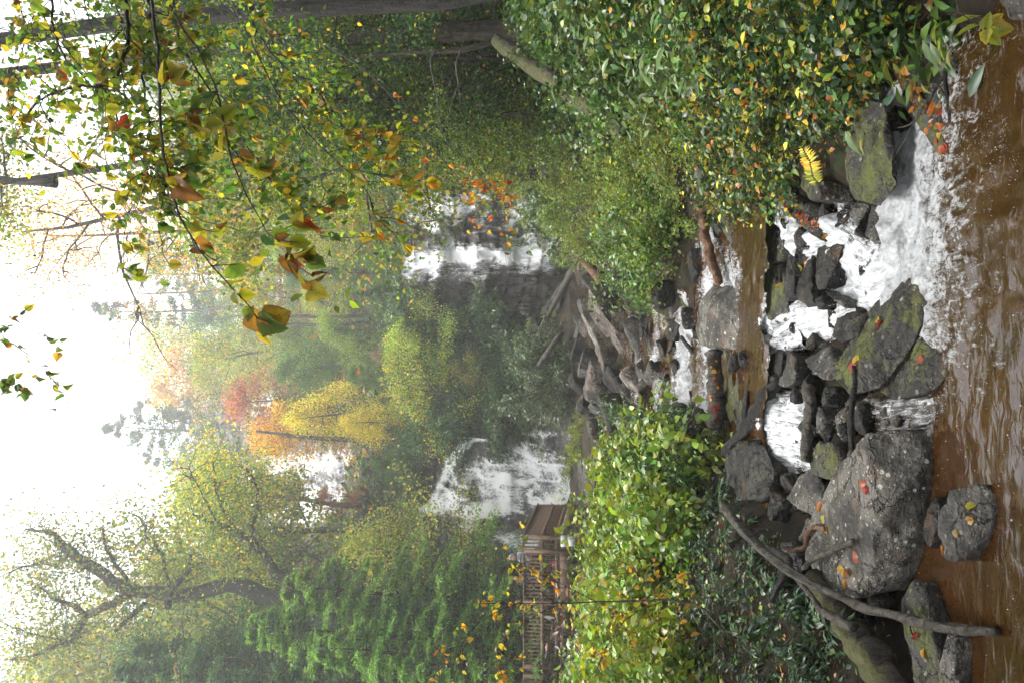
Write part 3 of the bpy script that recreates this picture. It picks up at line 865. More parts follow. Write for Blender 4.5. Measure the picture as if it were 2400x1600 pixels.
def block(label, x, y, w, h, mat, Y=None, depth=1.0, rot=0.0, seed=0, lift=0.0, res=None, rough=.035, name="rock", taper=.25, it=2, group=None, cat="rock"):
    """angular rock: centre at pixel (x, y), w = extent along image y, h = extent along image x, resting on the ground it is seen against"""
    rg = np.random.default_rng(seed + 17)
    if Y is None:
        Y = hit(x + h * .35, y)[1]
    s = Y / F
    c = P(x, y, Y + .3 * depth * w * s) + np.array([0, 0, lift])
    hw, hh, hd = w * s / 2, h * s / 2, depth * w * s / 2
    pts = []
    for sx in (-1, 1):
        for sy in (-1, 1):
            for sz in (-1, 1):
                j = 1 - rg.uniform(0, taper, 3)
                pts.append(np.array([sx * hw * j[0], sy * hd * j[1], sz * hh * j[2]]))
    for _ in range(5):
        d = rg.normal(size=3); d /= np.abs(d).max()
        pts.append(d * np.array([hw, hd, hh]) * rg.uniform(.85, 1.08))
    pts = np.array(pts)
    ca, sa = math.cos(rot), math.sin(rot)
    x2 = pts[:, 0] * ca - pts[:, 2] * sa; z2 = pts[:, 0] * sa + pts[:, 2] * ca
    pts[:, 0], pts[:, 2] = x2, z2
    za = rg.uniform(-.5, .5)
    x2 = pts[:, 0] * math.cos(za) - pts[:, 1] * math.sin(za); y2 = pts[:, 0] * math.sin(za) + pts[:, 1] * math.cos(za)
    pts[:, 0], pts[:, 1] = x2, y2
    me = rock_mesh(name, list(pts), mat, res or max(.04, Y * .006), rough, it, float(seed) * 1.7, .03)
    o = link(name, me, loc=c)
    return tag(o, label, cat, group)

RL, RM, RW, RB, RP, RG = (M[q] for q in ('rock_lichen', 'rock_moss', 'rock_wet', 'rock_brown', 'rock_pale', 'rock_grey'))

boulder("largest boulder, grey and spotted with pale lichen, beside the brown pool",
  img([(2172, 1005, 6.2), (2168, 1090, 6.15), (2125, 1280, 6.3), (2075, 1365, 6.5),
       (2028, 1010, 6.4), (2045, 1100, 6.32), (2045, 1200, 6.3), (2042, 1300, 6.4), (2022, 1392, 6.65),
       (1985, 1060, 6.9), (1925, 1155, 7.5), (1893, 1225, 7.75), (1888, 1310, 7.6), (1955, 1392, 7.05)]), RL, .036, .026, 1, 3.0, sink=-.35, strata=.03)
boulder("long tilted boulder with a mossy upper edge beside the white cascade",
  img([(1952, 885, 7.3), (1958, 852, 7.35), (2050, 708, 7.15), (2105, 655, 6.95), (1990, 925, 6.95), (2012, 850, 6.8), (2082, 742, 6.6),
       (2135, 655, 6.55), (2055, 920, 6.7), (2120, 850, 6.45), (2180, 745, 6.3), (2186, 700, 6.25), (2170, 660, 6.35)]), RM, .036, .028, 1, 8.0, strata=.04)
boulder("low boulder with a red leaf on its mossy top, under the tilted boulder",
  img([(2098, 832, 6.65), (2150, 790, 6.4), (2212, 795, 6.1), (2230, 842, 5.92), (2220, 880, 5.92), (2190, 915, 6.05), (2098, 940, 6.5),
       (2060, 918, 6.75), (2150, 885, 6.25)]), RM, .036, .028, 1, 12.0, sink=-.3)
boulder("small mossy boulder standing alone in the brown pool",
  img([(2195, 1195, 5.7), (2200, 1250, 5.7), (2222, 1145, 5.55), (2290, 1130, 5.4), (2338, 1160, 5.28), (2335, 1205, 5.26), (2300, 1265, 5.36),
       (2245, 1318, 5.5), (2215, 1310, 5.62), (2255, 1200, 5.38)]), RG, .03, .04, 1, 21.0, sink=-.25)
boulder("mossy humped rock at the pool edge under the long driftwood branch",
  img([(2112, 1395, 6.25), (2140, 1352, 6.2), (2172, 1362, 6.1), (2165, 1430, 6.0), (2195, 1520, 5.8), (2215, 1600, 5.72), (2180, 1680, 5.8), (2120, 1480, 6.1), (2150, 1640, 5.95)]),
  RM, .04, .03, 2, 31.0, sink=-.3)
boulder("thin pale rock in the water below the mossy humped rock",
  img([(2218, 1478, 5.68), (2242, 1490, 5.6), (2228, 1600, 5.62), (2196, 1560, 5.72), (2200, 1640, 5.75), (2236, 1640, 5.6)]), RL, .035, .03, 2, 35.0, sink=-.25)
boulder("lichen covered angular boulder wedged behind the largest boulder",
  img([(1843, 1168, 8.6), (1872, 1112, 8.5), (1902, 1090, 8.3), (1932, 1138, 7.9), (1900, 1206, 7.9), (1865, 1195, 8.2), (1925, 1180, 7.75)]), RL, .045, .03, 2, 41.0, sink=.05)
boulder("dark mossy rock between the angular boulder and the black leaning stick",
  img([(1893, 1066, 8.4), (1917, 1028, 8.2), (1955, 1040, 7.8), (1985, 1095, 7.4), (1940, 1125, 7.7), (1900, 1110, 8.2)]), RM, .045, .04, 2, 44.0, sink=-.1)
boulder("square flat-topped boulder at the head of the smooth channel",
  img([(1626, 775, 12.3), (1640, 705, 12.3), (1668, 668, 12.1), (1662, 725, 11.1), (1672, 812, 11.1), (1640, 815, 12.0), (1735, 672, 10.65), (1740, 760, 10.5), (1732, 822, 10.65)]),
  RL, .06, .02, 2, 50.0, sink=.2, strata=.035)
boulder("rounded rock topped with yellow moss at the lip of the channel",
  img([(1778, 612, 9.6), (1785, 575, 9.7), (1803, 545, 9.6), (1832, 530, 9.2), (1842, 560, 8.95), (1836, 605, 8.95), (1806, 622, 9.2)]), RM, .04, .03, 3, 55.0, sink=.1)
boulder("mossy rock with a tuft of grass at the lip of the channel",
  img([(1774, 695, 9.7), (1785, 625, 9.7), (1815, 615, 9.3), (1842, 650, 8.95), (1846, 735, 8.9), (1806, 752, 9.2), (1788, 745, 9.5)]), RM, .04, .03, 3, 58.0, sink=.1)
boulder("flat wedge of rock under the mossy rock with the grass tuft",
  img([(1802, 752, 9.3), (1812, 740, 9.4), (1842, 735, 8.95), (1846, 770, 8.9), (1838, 790, 9.0)]), RM, .04, .03, 2, 59.0, sink=.1)
boulder("black wet slab standing between the two mossy lip rocks and the cascade",
  img([(1838, 650, 8.9), (1846, 590, 8.9), (1862, 640, 8.6), (1858, 690, 8.6), (1840, 712, 8.8)]), RW, .04, .03, 2, 61.0, sink=.1)
boulder("narrow dark slab carrying an orange leaf in mid cascade",
  img([(1866, 700, 8.6), (1872, 640, 8.7), (1885, 590, 8.6), (1902, 597, 8.3), (1895, 650, 8.2), (1905, 712, 8.0), (1890, 722, 8.2)]), RW, .035, .03, 2, 63.0, sink=.05)
boulder("thick dark slab with orange crumbs at the crest of the main cascade",
  img([(1912, 580, 8.2), (1950, 566, 7.9), (1975, 575, 7.6), (1960, 625, 7.6), (1930, 680, 7.7), (1914, 680, 7.9), (1910, 630, 8.1)]), RW, .035, .03, 2, 66.0, sink=0.)
boulder("small fin of rock splitting the cascade above the tilted boulder",
  img([(1932, 680, 7.8), (1945, 690, 7.7), (1980, 726, 7.4), (1985, 715, 7.4), (1975, 705, 7.4), (1950, 700, 7.5)]), RG, .03, .03, 2, 68.0, sink=.0)
boulder("black rock tip poking out of the white water",
  img([(1905, 700, 8.0), (1925, 692, 7.9), (1932, 712, 7.8), (1915, 728, 7.9)]), RW, .03, .04, 2, 69.0, sink=.0)
boulder("dark rock half awash just above the tilted boulder",
  img([(1945, 790, 7.7), (1960, 745, 7.7), (2000, 728, 7.35), (2028, 740, 7.1), (2010, 790, 7.1), (1970, 805, 7.4)]), RW, .04, .03, 2, 71.0, sink=0.)
boulder("grey rock with brown twigs caught on it beside the tilted boulder",
  img([(1885, 842, 8.4), (1905, 822, 8.3), (1945, 810, 7.9), (1968, 860, 7.5), (1950, 890, 7.5), (1900, 880, 8.0)]), RG, .04, .04, 2, 73.0, sink=.1)
boulder("upright split slab with a pale broken end below the channel",
  img([(1822, 900, 9.1), (1832, 850, 9.1), (1842, 812, 9.0), (1862, 835, 8.6), (1862, 895, 8.55), (1840, 908, 8.8)]), RG, .035, .03, 2, 75.0, sink=.1)
boulder("dark blocky rock leaning on the split slab",
  img([(1796, 870, 9.4), (1802, 830, 9.4), (1820, 812, 9.2), (1835, 830, 8.9), (1828, 880, 8.95), (1810, 885, 9.2)]), RW, .035, .04, 2, 77.0, sink=.15)
boulder("moss streaked rock under the weathered plank log",
  img([(1700, 960, 11.2), (1704, 900, 11.2), (1722, 866, 10.9), (1748, 880, 10.2), (1748, 960, 10.2), (1740, 1012, 10.4), (1712, 1010, 11.0)]), RM, .05, .035, 2, 79.0, sink=.2)
boulder("black rock in the hollow beneath the bright green shrubs",
  img([(1700, 1060, 10.3), (1720, 1035, 10.0), (1790, 1040, 9.2), (1812, 1100, 8.9), (1800, 1165, 8.9), (1730, 1175, 9.6), (1705, 1120, 10.2)]), RW, .05, .05, 2, 81.0, sink=.2)
boulder("low dark stone between the largest boulder and the pool stone",
  img([(2160, 1262, 6.1), (2172, 1190, 6.1), (2190, 1160, 5.95), (2202, 1195, 5.85), (2192, 1240, 5.9), (2178, 1285, 6.0)]), RW, .03, .03, 2, 83.0, sink=-.2)
# right bank above the cascade
boulder("mossy sloping rock strewn with rusty leaves beside the cascade",
  img([(1795, 425, 9.6), (1815, 400, 9.4), (1850, 440, 8.9), (1905, 500, 8.35), (1945, 560, 7.95), (1935, 572, 7.9), (1895, 552, 8.2), (1840, 500, 8.8), (1960, 520, 8.1), (1925, 470, 8.6)]), RM, .045, .03, 2, 85.0, sink=.1)
boulder("dark wet rock above the spout where the cascade enters the pool",
  img([(1990, 500, 7.7), (2005, 530, 7.5), (2045, 575, 7.1), (2075, 565, 6.95), (2080, 520, 7.0), (2050, 480, 7.3), (2010, 470, 7.7)]), RG, .04, .03, 2, 87.0, sink=.0)
boulder("rust brown rock with water sheeting over it at the pool edge",
  img([(2075, 510, 7.1), (2090, 470, 7.1), (2140, 470, 6.75), (2165, 520, 6.55), (2160, 580, 6.5), (2110, 600, 6.8), (2085, 560, 7.0)]), RB, .04, .03, 3, 89.0, sink=-.2)
boulder("overhanging mossy bank rock above a black hollow by the pool",
  img([(2000, 470, 7.1), (1978, 380, 7.2), (1995, 290, 7.1), (2030, 225, 6.9), (2075, 235, 6.55), (2072, 330, 6.5), (2082, 420, 6.5), (2062, 490, 6.7), (2105, 440, 6.45), (2098, 360, 6.45)]), RM, .045, .035, 2, 91.0)
boulder("tall dark rock face behind the black hollow at the pool",
  img([(2085, 465, 6.85), (2070, 300, 6.95), (2088, 200, 6.8), (2140, 170, 6.6), (2160, 300, 6.5), (2165, 380, 6.5), (2140, 470, 6.55)]), RW, .05, .03, 2, 93.0, sink=-.2)  # near-black rock stands in for the shade inside the hollow
boulder("leaf strewn mossy slab sloping into the pool",
  img([(2085, 130, 6.6), (2105, 210, 6.5), (2150, 290, 6.3), (2195, 365, 6.1), (2240, 375, 5.85), (2290, 300, 5.7), (2260, 200, 5.9), (2220, 120, 6.1), (2150, 90, 6.4)]), RM, .045, .03, 2, 95.0, sink=-.2)
boulder("round mossy rock in the bank above the black hollow",
  img([(1950, 440, 8.5), (1965, 400, 8.5), (2000, 390, 8.1), (2025, 430, 7.8), (2010, 475, 7.8), (1975, 480, 8.1)]), RM, .04, .035, 3, 97.0, sink=.3)
boulder("dark corner rock at the lower bank by the pool",
  img([(2330, -20, 4.9), (2380, -30, 4.6), (2440, -20, 4.5), (2420, 60, 4.6), (2360, 50, 4.8), (2350, -150, 4.9)]), RG, .05, .03, 2, 99.0, sink=-.1)

# rock pile between the pool and the falls: x, y, w, h, mat, rot, label
PILE = [
 (1448, 752, 150, 62, RB, .5, "largest brown slab of the rock pile, under the stripped trunk"),
 (1402, 775, 105, 34, RP, .45, "pale flat slab leaning behind the largest brown slab"),
 (1428, 838, 74, 44, RB, .2, "rounded tan rock below the largest brown slab"),
 (1412, 892, 84, 66, RB, -.2, "pinkish broken rock in the middle of the rock pile"),
 (1368, 762, 54, 26, RG, .5, "small grey rock on top of the pile near the falls"),
 (1362, 815, 70, 34, RW, -.3, "dark rounded rock on the crest of the pile"),
 (1383, 850, 62, 46, RG, -.2, "grey faceted rock on the crest of the pile"),
 (1372, 720, 48, 30, RG, .3, "weathered grey rock beside the thin leaning logs"),
 (1395, 660, 58, 44, RG, .6, "grey ledge rock at the foot of the two-strand fall"),
 (1372, 912, 90, 24, RW, .9, "dark slab tilted towards the bare rock slide"),
 (1392, 960, 90, 26, RG, 1.0, "thin grey slab on edge near the bare rock slide"),
 (1412, 960, 70, 20, RG, 1.1, "second thin slab on edge beside a gap of shadow"),
 (1455, 905, 110, 24, RW, .8, "long dark slab sloping through the pile"),
 (1478, 930, 66, 26, RP, .7, "pale stub of rock with a rounded end"),
 (1500, 905, 110, 36, RP, .75, "long pale ribbed slab beside the upper cascade"),
 (1522, 880, 70, 28, RG, .8, "ribbed grey slab at the side of the upper cascade"),
 (1532, 935, 96, 38, RB, .6, "brown crumbling slab beside the forked dead trunk"),
 (1490, 1005, 105, 46, RP, .85, "pale wide slab half hidden by the green shrubs"),
 (1540, 990, 70, 34, RB, .7, "brown slab at the edge of the green shrubs"),
 (1440, 970, 90, 60, RW, .2, "dark mossy hump in the shade of the rock pile"),
 (1395, 1005, 44, 34, RG, .1, "small blue grey stone near the bare rock slide"),
 (1566, 900, 130, 22, RG, .9, "narrow ribbed rock between two white chutes"),
 (1598, 868, 66, 40, RW, .3, "wet black rock in the middle of the upper chute"),
 (1592, 930, 60, 26, RG, .6, "grey rock below the upper chute"),
 (1620, 745, 50, 44, RM, .2, "mossy stone tucked behind the square boulder"),
 (1462, 640, 30, 46, RM, .1, "small mossy stone by the upper trickle"),
 (1560, 690, 60, 60, RW, .4, "black rock under the right bank shrubs"),
 (1640, 620, 70, 50, RW, .2, "black wet rock beside the red rotten log"),
 (1500, 790, 90, 50, RG, .4, "grey rock under the forks of the dead trunk"),
 (1540, 810, 60, 40, RG, .2, "mottled rock under the forked dead trunk"),
 (1605, 980, 80, 40, RM, .5, "mossy rock at the top of the green shrubs"),
 (1700, 460, 60, 40, RG, .2, "grey stone at the inner end of the smooth channel"),
 (1730, 440, 44, 40, RM, .2, "mossy stone at the inner end of the smooth channel"),
 (1690, 520, 70, 36, RW, .1, "dark stone behind the smooth channel"),
 (1660, 420, 70, 36, RG, .4, "leaf covered grey rock above the smooth channel"),
]
for i, (x, y, w, h, mt_, rot, lab) in enumerate(PILE):
    block(lab, x, y, w * (1.3 if i < 5 else 1.1), h * (1.3 if i < 5 else 1.1), mt_, depth=.8, rot=rot, seed=i * 3 + 1, res=.075 if x > 1500 else .11, taper=.3, rough=.04)

# dark wet stones that break the cascade; others are black rock standing in for shadow behind the boulders: x, y, w, h, Y
WET_SHADE_STONES = [
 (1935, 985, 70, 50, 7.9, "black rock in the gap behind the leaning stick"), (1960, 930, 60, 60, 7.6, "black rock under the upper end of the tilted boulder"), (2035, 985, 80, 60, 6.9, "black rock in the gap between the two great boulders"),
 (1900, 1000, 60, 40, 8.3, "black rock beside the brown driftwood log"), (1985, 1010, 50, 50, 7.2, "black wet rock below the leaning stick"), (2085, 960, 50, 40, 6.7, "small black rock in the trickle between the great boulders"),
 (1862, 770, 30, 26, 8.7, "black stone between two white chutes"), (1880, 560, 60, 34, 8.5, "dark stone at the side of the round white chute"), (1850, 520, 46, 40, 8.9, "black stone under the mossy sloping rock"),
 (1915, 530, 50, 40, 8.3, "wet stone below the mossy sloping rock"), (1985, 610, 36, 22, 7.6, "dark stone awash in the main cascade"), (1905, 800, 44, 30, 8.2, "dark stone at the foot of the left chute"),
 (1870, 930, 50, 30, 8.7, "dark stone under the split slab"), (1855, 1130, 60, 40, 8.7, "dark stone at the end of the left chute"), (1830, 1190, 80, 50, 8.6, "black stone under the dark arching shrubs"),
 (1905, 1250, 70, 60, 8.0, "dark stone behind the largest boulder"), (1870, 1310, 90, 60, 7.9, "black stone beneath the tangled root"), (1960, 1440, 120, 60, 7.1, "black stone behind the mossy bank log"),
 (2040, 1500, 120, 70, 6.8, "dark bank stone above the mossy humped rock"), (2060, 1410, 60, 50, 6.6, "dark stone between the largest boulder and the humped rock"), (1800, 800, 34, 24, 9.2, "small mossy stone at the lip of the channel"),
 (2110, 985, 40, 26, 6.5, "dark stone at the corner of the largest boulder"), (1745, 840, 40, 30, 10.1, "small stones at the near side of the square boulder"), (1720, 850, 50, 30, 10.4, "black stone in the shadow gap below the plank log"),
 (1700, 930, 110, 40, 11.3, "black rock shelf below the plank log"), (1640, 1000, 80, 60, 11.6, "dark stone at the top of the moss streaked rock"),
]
for i, (x, y, w, h, Y, lab) in enumerate(WET_SHADE_STONES):
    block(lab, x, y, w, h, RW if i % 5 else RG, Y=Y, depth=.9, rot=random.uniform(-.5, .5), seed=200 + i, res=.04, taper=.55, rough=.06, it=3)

# small unlabelled-by-place stones that fill the gaps of the pile
fill = np.random.default_rng(77)
stones = []
for i in range(30):
    x = fill.uniform(1345, 1640); y = fill.uniform(600, 1040)
    if x > 1600 and y < 840: continue
    stones.append((x, y))
protos = []
for kx in range(4):
    pts = [np.array([fill.uniform(.7, 1) * sx, fill.uniform(.5, .8) * sy, fill.uniform(.3, .6) * sz]) for sx in (-1, 1) for sy in (-1, 1) for sz in (-1, 1)]
    protos.append(rock_mesh("stone", pts, [RG, RW, RB, RG][kx], .28, .05, 1, kx * 9.))
for i, (x, y) in enumerate(stones):
    h_ = hit(x, y)
    o = link("stone", protos[i % 4], loc=h_ + [0, .2, .02])
    s_ = fill.uniform(14, 34) * h_[1] / F
    o.scale = (s_, s_, s_ * fill.uniform(.7, 1.2))
    o.rotation_euler = (fill.uniform(-.5, .5), fill.uniform(-.9, .3), fill.uniform(0, 6.28))
    tag(o, "loose stone in the rock pile below the two falls", "stone", "loose stones of the rock pile")

# wet stones of the cascade bed
bedr = np.random.default_rng(91)
bed = []
for kx in range(4):
    pts = [np.array([bedr.uniform(.6, 1) * sx, bedr.uniform(.5, .9) * sy, bedr.uniform(.3, .7) * sz]) for sx in (-1, 1) for sy in (-1, 1) for sz in (-1, 1)]
    bed.append(rock_mesh("bed_stone", pts, RW if kx != 2 else RG, .2, .05, 2, 50 + kx * 9.))
for i in range(130):
    X = bedr.uniform(-1.75, 1.55); Yb = bedr.uniform(7.02, 9.25)
    if i >= 75: X = bedr.uniform(-1.3, .9); Yb = bedr.uniform(11.7, 17.5)
    zb_ = float(np.interp(Yb, WPY, WPZ)) - .15 + bedr.uniform(-.05, .05)
    if X < -.4: zb_ -= .04
    o = link("bed_stone", bed[i % 4], loc=(X, Yb, zb_))
    q_ = bedr.uniform(.05, .14)
    o.scale = (q_ * bedr.uniform(.8, 1.6), q_, q_ * bedr.uniform(.6, 1.1)); o.rotation_euler = (bedr.uniform(-.4, .4), bedr.uniform(-.6, .6), bedr.uniform(0, 6.28))
    if i >= 75: o.scale = [v * 1.5 for v in o.scale]; o.location.z += .08
    tag(o, "small wet black stone in the bed of the cascade", "stone", "wet stones of the cascade bed")

# ------------------------------------------------------------------ logs and driftwood
def log(label, pts, rad, mat, sides=10, rough=.35, name="log", cat="log", forks=(), seed=1.0, n=28, stubs=0, group=None):
    """pts: (x, y, Y) in the frame; rad in metres at each point; forks: further (pts, rad)"""
    def curve(pts, rad, n):
        W = np.array([P(*p) if len(p) == 3 else p for p in pts])
        t = np.linspace(0, len(W) - 1, n)
        i = np.clip(t.astype(int), 0, len(W) - 2); f = (t - i)[:, None]
        p0 = W[np.maximum(i - 1, 0)]; p1 = W[i]; p2 = W[i + 1]; p3 = W[np.minimum(i + 2, len(W) - 1)]
        C = .5 * (2 * p1 + (p2 - p0) * f + (2 * p0 - 5 * p1 + 4 * p2 - p3) * f ** 2 + (-p0 + 3 * p1 - 3 * p2 + p3) * f ** 3)
        r = np.interp(t, range(len(rad)), rad)
        L = np.linalg.norm(W[-1] - W[0])
        for q in range(n):
            C[q] += r[q] * .35 * np.array([noise.noise(Vector((q * .31, seed, 0))), noise.noise(Vector((q * .31, 0, seed))), noise.noise(Vector((seed, q * .31, 5)))])
        return C, r
    C, r = curve(pts, rad, n)
    org = C[0].copy()
    root = empty(name, org, label, cat, group) if (forks or stubs) else None
    mb = MB(); mb.tube(C - org, r * (1 + .16 * np.array([noise.noise(Vector((q * .9, seed * 3, 1.))) for q in range(len(r))])), sides, None, rough, seed)
    o = link("stem" if root else name, mb.mesh(name, mat, True), root, None if root else org)
    if not root:
        return tag(o, label, cat, group)
    for fp, fr in forks:
        C2, r2 = curve(fp, fr, 16)
        mb = MB(); mb.tube(C2 - org, r2, max(6, sides - 3), None, rough, seed + 3)
        link("fork", mb.mesh("fork", mat, True), root)
    rg = np.random.default_rng(int(seed * 10))
    for _ in range(stubs):
        q = rg.integers(3, n - 3)
        d = unit(rg.normal(size=3)); L = r[q] * rg.uniform(2, 5)
        mb = MB(); mb.tube(np.array([C[q] - org, C[q] - org + d * L]), [r[q] * .28, r[q] * .08], 5)
        link("broken_twig", mb.mesh("broken_twig", mat, True), root)
    return root

log("long bent driftwood branch reaching from the dark bank into the pool",
    [(1695, 1182, 8.3), (1760, 1265, 7.8), (1850, 1335, 7.2), (1960, 1395, 6.75), (2060, 1430, 6.25), (2150, 1455, 5.82), (2230, 1472, 5.52), (2300, 1478, 5.32), (2340, 1480, 5.22)],
    [.045, .042, .040, .038, .036, .034, .032, .028, .022], M['wood_grey'], 12, .6, "driftwood_branch", "branch", seed=2.2, n=40)
log("shorter crooked branch with a sawn pale end under the long driftwood branch",
    [(1860, 1345, 7.3), (1905, 1400, 6.9), (1920, 1425, 6.8), (1965, 1452, 6.55), (2003, 1472, 6.35)], [.02, .022, .03, .034, .036], M['wood_grey'], 10, .4, "driftwood_branch", "branch", seed=4.1)
log("thick mossy log lying in shadow along the left bank water edge",
    [(1905, 1350, 7.3), (1960, 1430, 6.9), (2010, 1500, 6.6), (2060, 1570, 6.35), (2120, 1660, 6.1)], [.08, .10, .11, .12, .13], M['wood_moss'], 14, .4, "log", "log", seed=6.0)
log("black stick leaning from the largest boulder to the tilted boulder",
    [(2002, 1098, 6.75), (1996, 1040, 6.7), (1995, 960, 6.65), (2003, 900, 6.65), (2002, 858, 6.7)], [.022, .026, .026, .022, .018], M['wood_black'], 8, .3, "leaning_stick", "stick", seed=8.0)
log("broken stub of wood lying on the largest boulder",
    [(1882, 1330, 7.35), (1915, 1305, 7.05), (1960, 1285, 6.75), (2000, 1266, 6.55)], [.022, .026, .024, .02], M['wood_grey'], 9, .4, "stick", "stick", seed=9.0)
log("curled brown stick resting on the far edge of the largest boulder",
    [(1830, 1292, 7.9), (1862, 1288, 7.75), (1886, 1280, 7.6), (1892, 1250, 7.55), (1910, 1234, 7.4), (1935, 1240, 7.2)], [.02, .022, .024, .025, .025, .02], M['wood_red'], 8, .3, "stick", "stick", seed=9.6)
log("tangled dark root beside the long driftwood branch",
    [(1800, 1280, 7.9), (1835, 1300, 7.7), (1850, 1320, 7.5), (1820, 1380, 7.5), (1805, 1410, 7.5)], [.03, .034, .035, .03, .02], M['wood_black'], 8, .4, "root", "root", seed=10.1)
log("grey branch on the dark bank above the driftwood branch",
    [(1745, 1212, 8.3), (1752, 1245, 8.1), (1775, 1262, 7.9)], [.015, .02, .02], M['wood_grey'], 7, .3, "stick", "stick", seed=11.1)
log("split dark stump log with yellow moss below the moss streaked rock",
    [(1698, 1062, 10.4), (1735, 1018, 10.1), (1772, 970, 9.7), (1800, 920, 9.3), (1822, 886, 9.05)], [.05, .07, .08, .075, .05], M['wood_black'], 12, .7, "stump_log", "log",
    forks=[([(1752, 995, 9.9), (1748, 955, 10.0), (1752, 915, 10.0)], [.05, .05, .03])], seed=12.)
log("brown driftwood log lying across the foot of the left chute",
    [(1888, 1082, 8.3), (1892, 1020, 8.35), (1898, 960, 8.3), (1896, 905, 8.3)], [.045, .05, .052, .06], M['wood_grey'], 10, .5, "log", "log", seed=14.)
log("ribbed weathered plank log dotted with orange leaves above the shadow gap",
    [(1676, 1000, 11.3), (1678, 940, 11.2), (1675, 880, 11.2), (1672, 828, 11.3)], [.10, .105, .10, .09], M['wood_grey'], 12, .5, "log", "log", seed=15.)
log("stripped red-brown trunk fallen across the rock pile and forked at its foot",
    [(1352, 598, 26.0), (1395, 640, 24.0), (1430, 690, 22.0), (1470, 740, 20.0), (1510, 778, 18.3), (1535, 815, 17.4)], [.10, .13, .15, .15, .14, .12], M['wood_red'], 12, .25, "fallen_tree", "log",
    forks=[([(1505, 772, 18.4), (1540, 830, 17.0), (1548, 870, 16.4), (1552, 905, 16.0)], [.13, .11, .10, .10])], seed=16., stubs=7)
log("dark forked dead trunk standing at the edge of the green shrubs",
    [(1560, 1000, 15.0), (1560, 950, 15.2), (1556, 905, 15.4), (1550, 880, 15.5), (1543, 830, 15.7), (1530, 795, 16.0)], [.11, .11, .10, .075, .07, .05], M['bark_brown'], 10, .3, "forked_snag", "snag",
    forks=[([(1556, 905, 15.4), (1572, 865, 15.3), (1580, 820, 15.3), (1588, 775, 15.4)], [.08, .07, .06, .04])], seed=17.)
log("long grey pole leaning against the two-strand fall",
    [(1362, 598, 38.), (1330, 655, 39.), (1300, 710, 40.), (1268, 770, 41.)], [.16, .15, .14, .12], M['wood_grey'], 8, .2, "leaning_log", "log", seed=18.)
log("thinner dark pole lying behind the long grey pole",
    [(1345, 640, 40.), (1310, 680, 40.5), (1275, 735, 41.5)], [.13, .13, .10], M['wood_black'], 8, .2, "leaning_log", "log", seed=19.)
log("pale pole leaning in the grey shrub at the bare rock slide",
    [(1318, 778, 36.), (1290, 815, 36.), (1262, 855, 36.5)], [.10, .11, .09], M['wood_grey'], 8, .2, "leaning_log", "log", seed=20.)
log("mossy grey log sloping down the right bank beside the upper trickle",
    [(1434, 598, 21.), (1470, 645, 20.), (1500, 690, 19.), (1530, 750, 18.)], [.17, .17, .16, .14], M['wood_moss'], 12, .35, "log", "log", seed=21.)
log("rotten red log covered in leaf crumbs above the smooth channel",
    [(1655, 440, 12.2), (1650, 520, 12.0), (1658, 570, 11.8), (1670, 620, 11.5), (1685, 665, 11.2)], [.07, .068, .062, .06, .045], M['wood_red'], 12, .7, "log", "log", seed=22.)
log("grey log slanting into the head of the smooth channel",
    [(1640, 415, 12.6), (1690, 480, 11.8), (1715, 540, 11.3), (1735, 590, 10.9)], [.11, .10, .10, .08], M['wood_grey'], 12, .4, "log", "log", seed=23.)
log("dark branch propped under the right bank shrubs",
    [(1600, 600, 13.8), (1630, 650, 13.3), (1655, 690, 12.9)], [.05, .05, .04], M['wood_black'], 8, .3, "branch", "branch", seed=24.)
log("mossy stick propped beside the square boulder",
    [(1582, 660, 13.8), (1605, 710, 13.3), (1622, 740, 13.0)], [.045, .05, .05], M['wood_moss'], 8, .3, "branch", "branch", seed=25.)
log("dark bent branch hanging over the white upper chute",
    [(1596, 790, 13.2), (1620, 820, 13.0), (1640, 845, 12.9), (1662, 866, 12.8)], [.03, .035, .03, .025], M['wood_black'], 8, .3, "branch", "branch", seed=26.)
log("mossy fallen tree trunk lying up the right bank slope",
    [(1165, 95, 16.5), (1220, 135, 15.8), (1290, 180, 15.0), (1350, 225, 14.3), (1400, 258, 13.7), (1465, 305, 13.0)], [.13, .15, .16, .15, .13, .10], M['wood_moss'], 12, .3, "fallen_tree", "log", seed=27.)
log("thin pale stick lying in the yellow shrub on the right bank",
    [(1462, 440, 17.5), (1500, 480, 16.8), (1545, 535, 16.0)], [.03, .035, .03], M['wood_red'], 7, .2, "stick", "stick", seed=28.)
log("small bright sapling stick leaning on the pinkish rock",
    [(1455, 865, 17.), (1468, 875, 16.8), (1482, 883, 16.6)], [.015, .016, .015], M['wood_red'], 6, .1, "stick", "stick", seed=29.)
log("thin dark twigged branch rising from the mossy slab by the pool",
    [(2228, 290, 5.9), (2222, 240, 5.9), (2215, 180, 5.95), (2222, 90, 6.0), (2228, 40, 6.0), (2218, -30, 6.0)], [.012, .013, .013, .012, .011, .01], M['wood_black'], 7, .2, "branch", "branch",
    forks=[([(2215, 180, 5.95), (2190, 215, 6.0), (2170, 262, 6.0)], [.008, .007, .005]), ([(2228, 240, 5.9), (2200, 200, 5.95), (2185, 150, 6.0)], [.006, .005, .003])], seed=30.)
log("bare dead branch hanging in the black hollow by the pool",
    [(2160, 255, 6.2), (2135, 290, 6.3), (2105, 300, 6.4)], [.006, .006, .003], M['wood_grey'], 6, .2, "branch", "branch",
    forks=[([(2150, 275, 6.25), (2120, 330, 6.3), (2085, 385, 6.4)], [.005, .004, .002])], seed=31.)

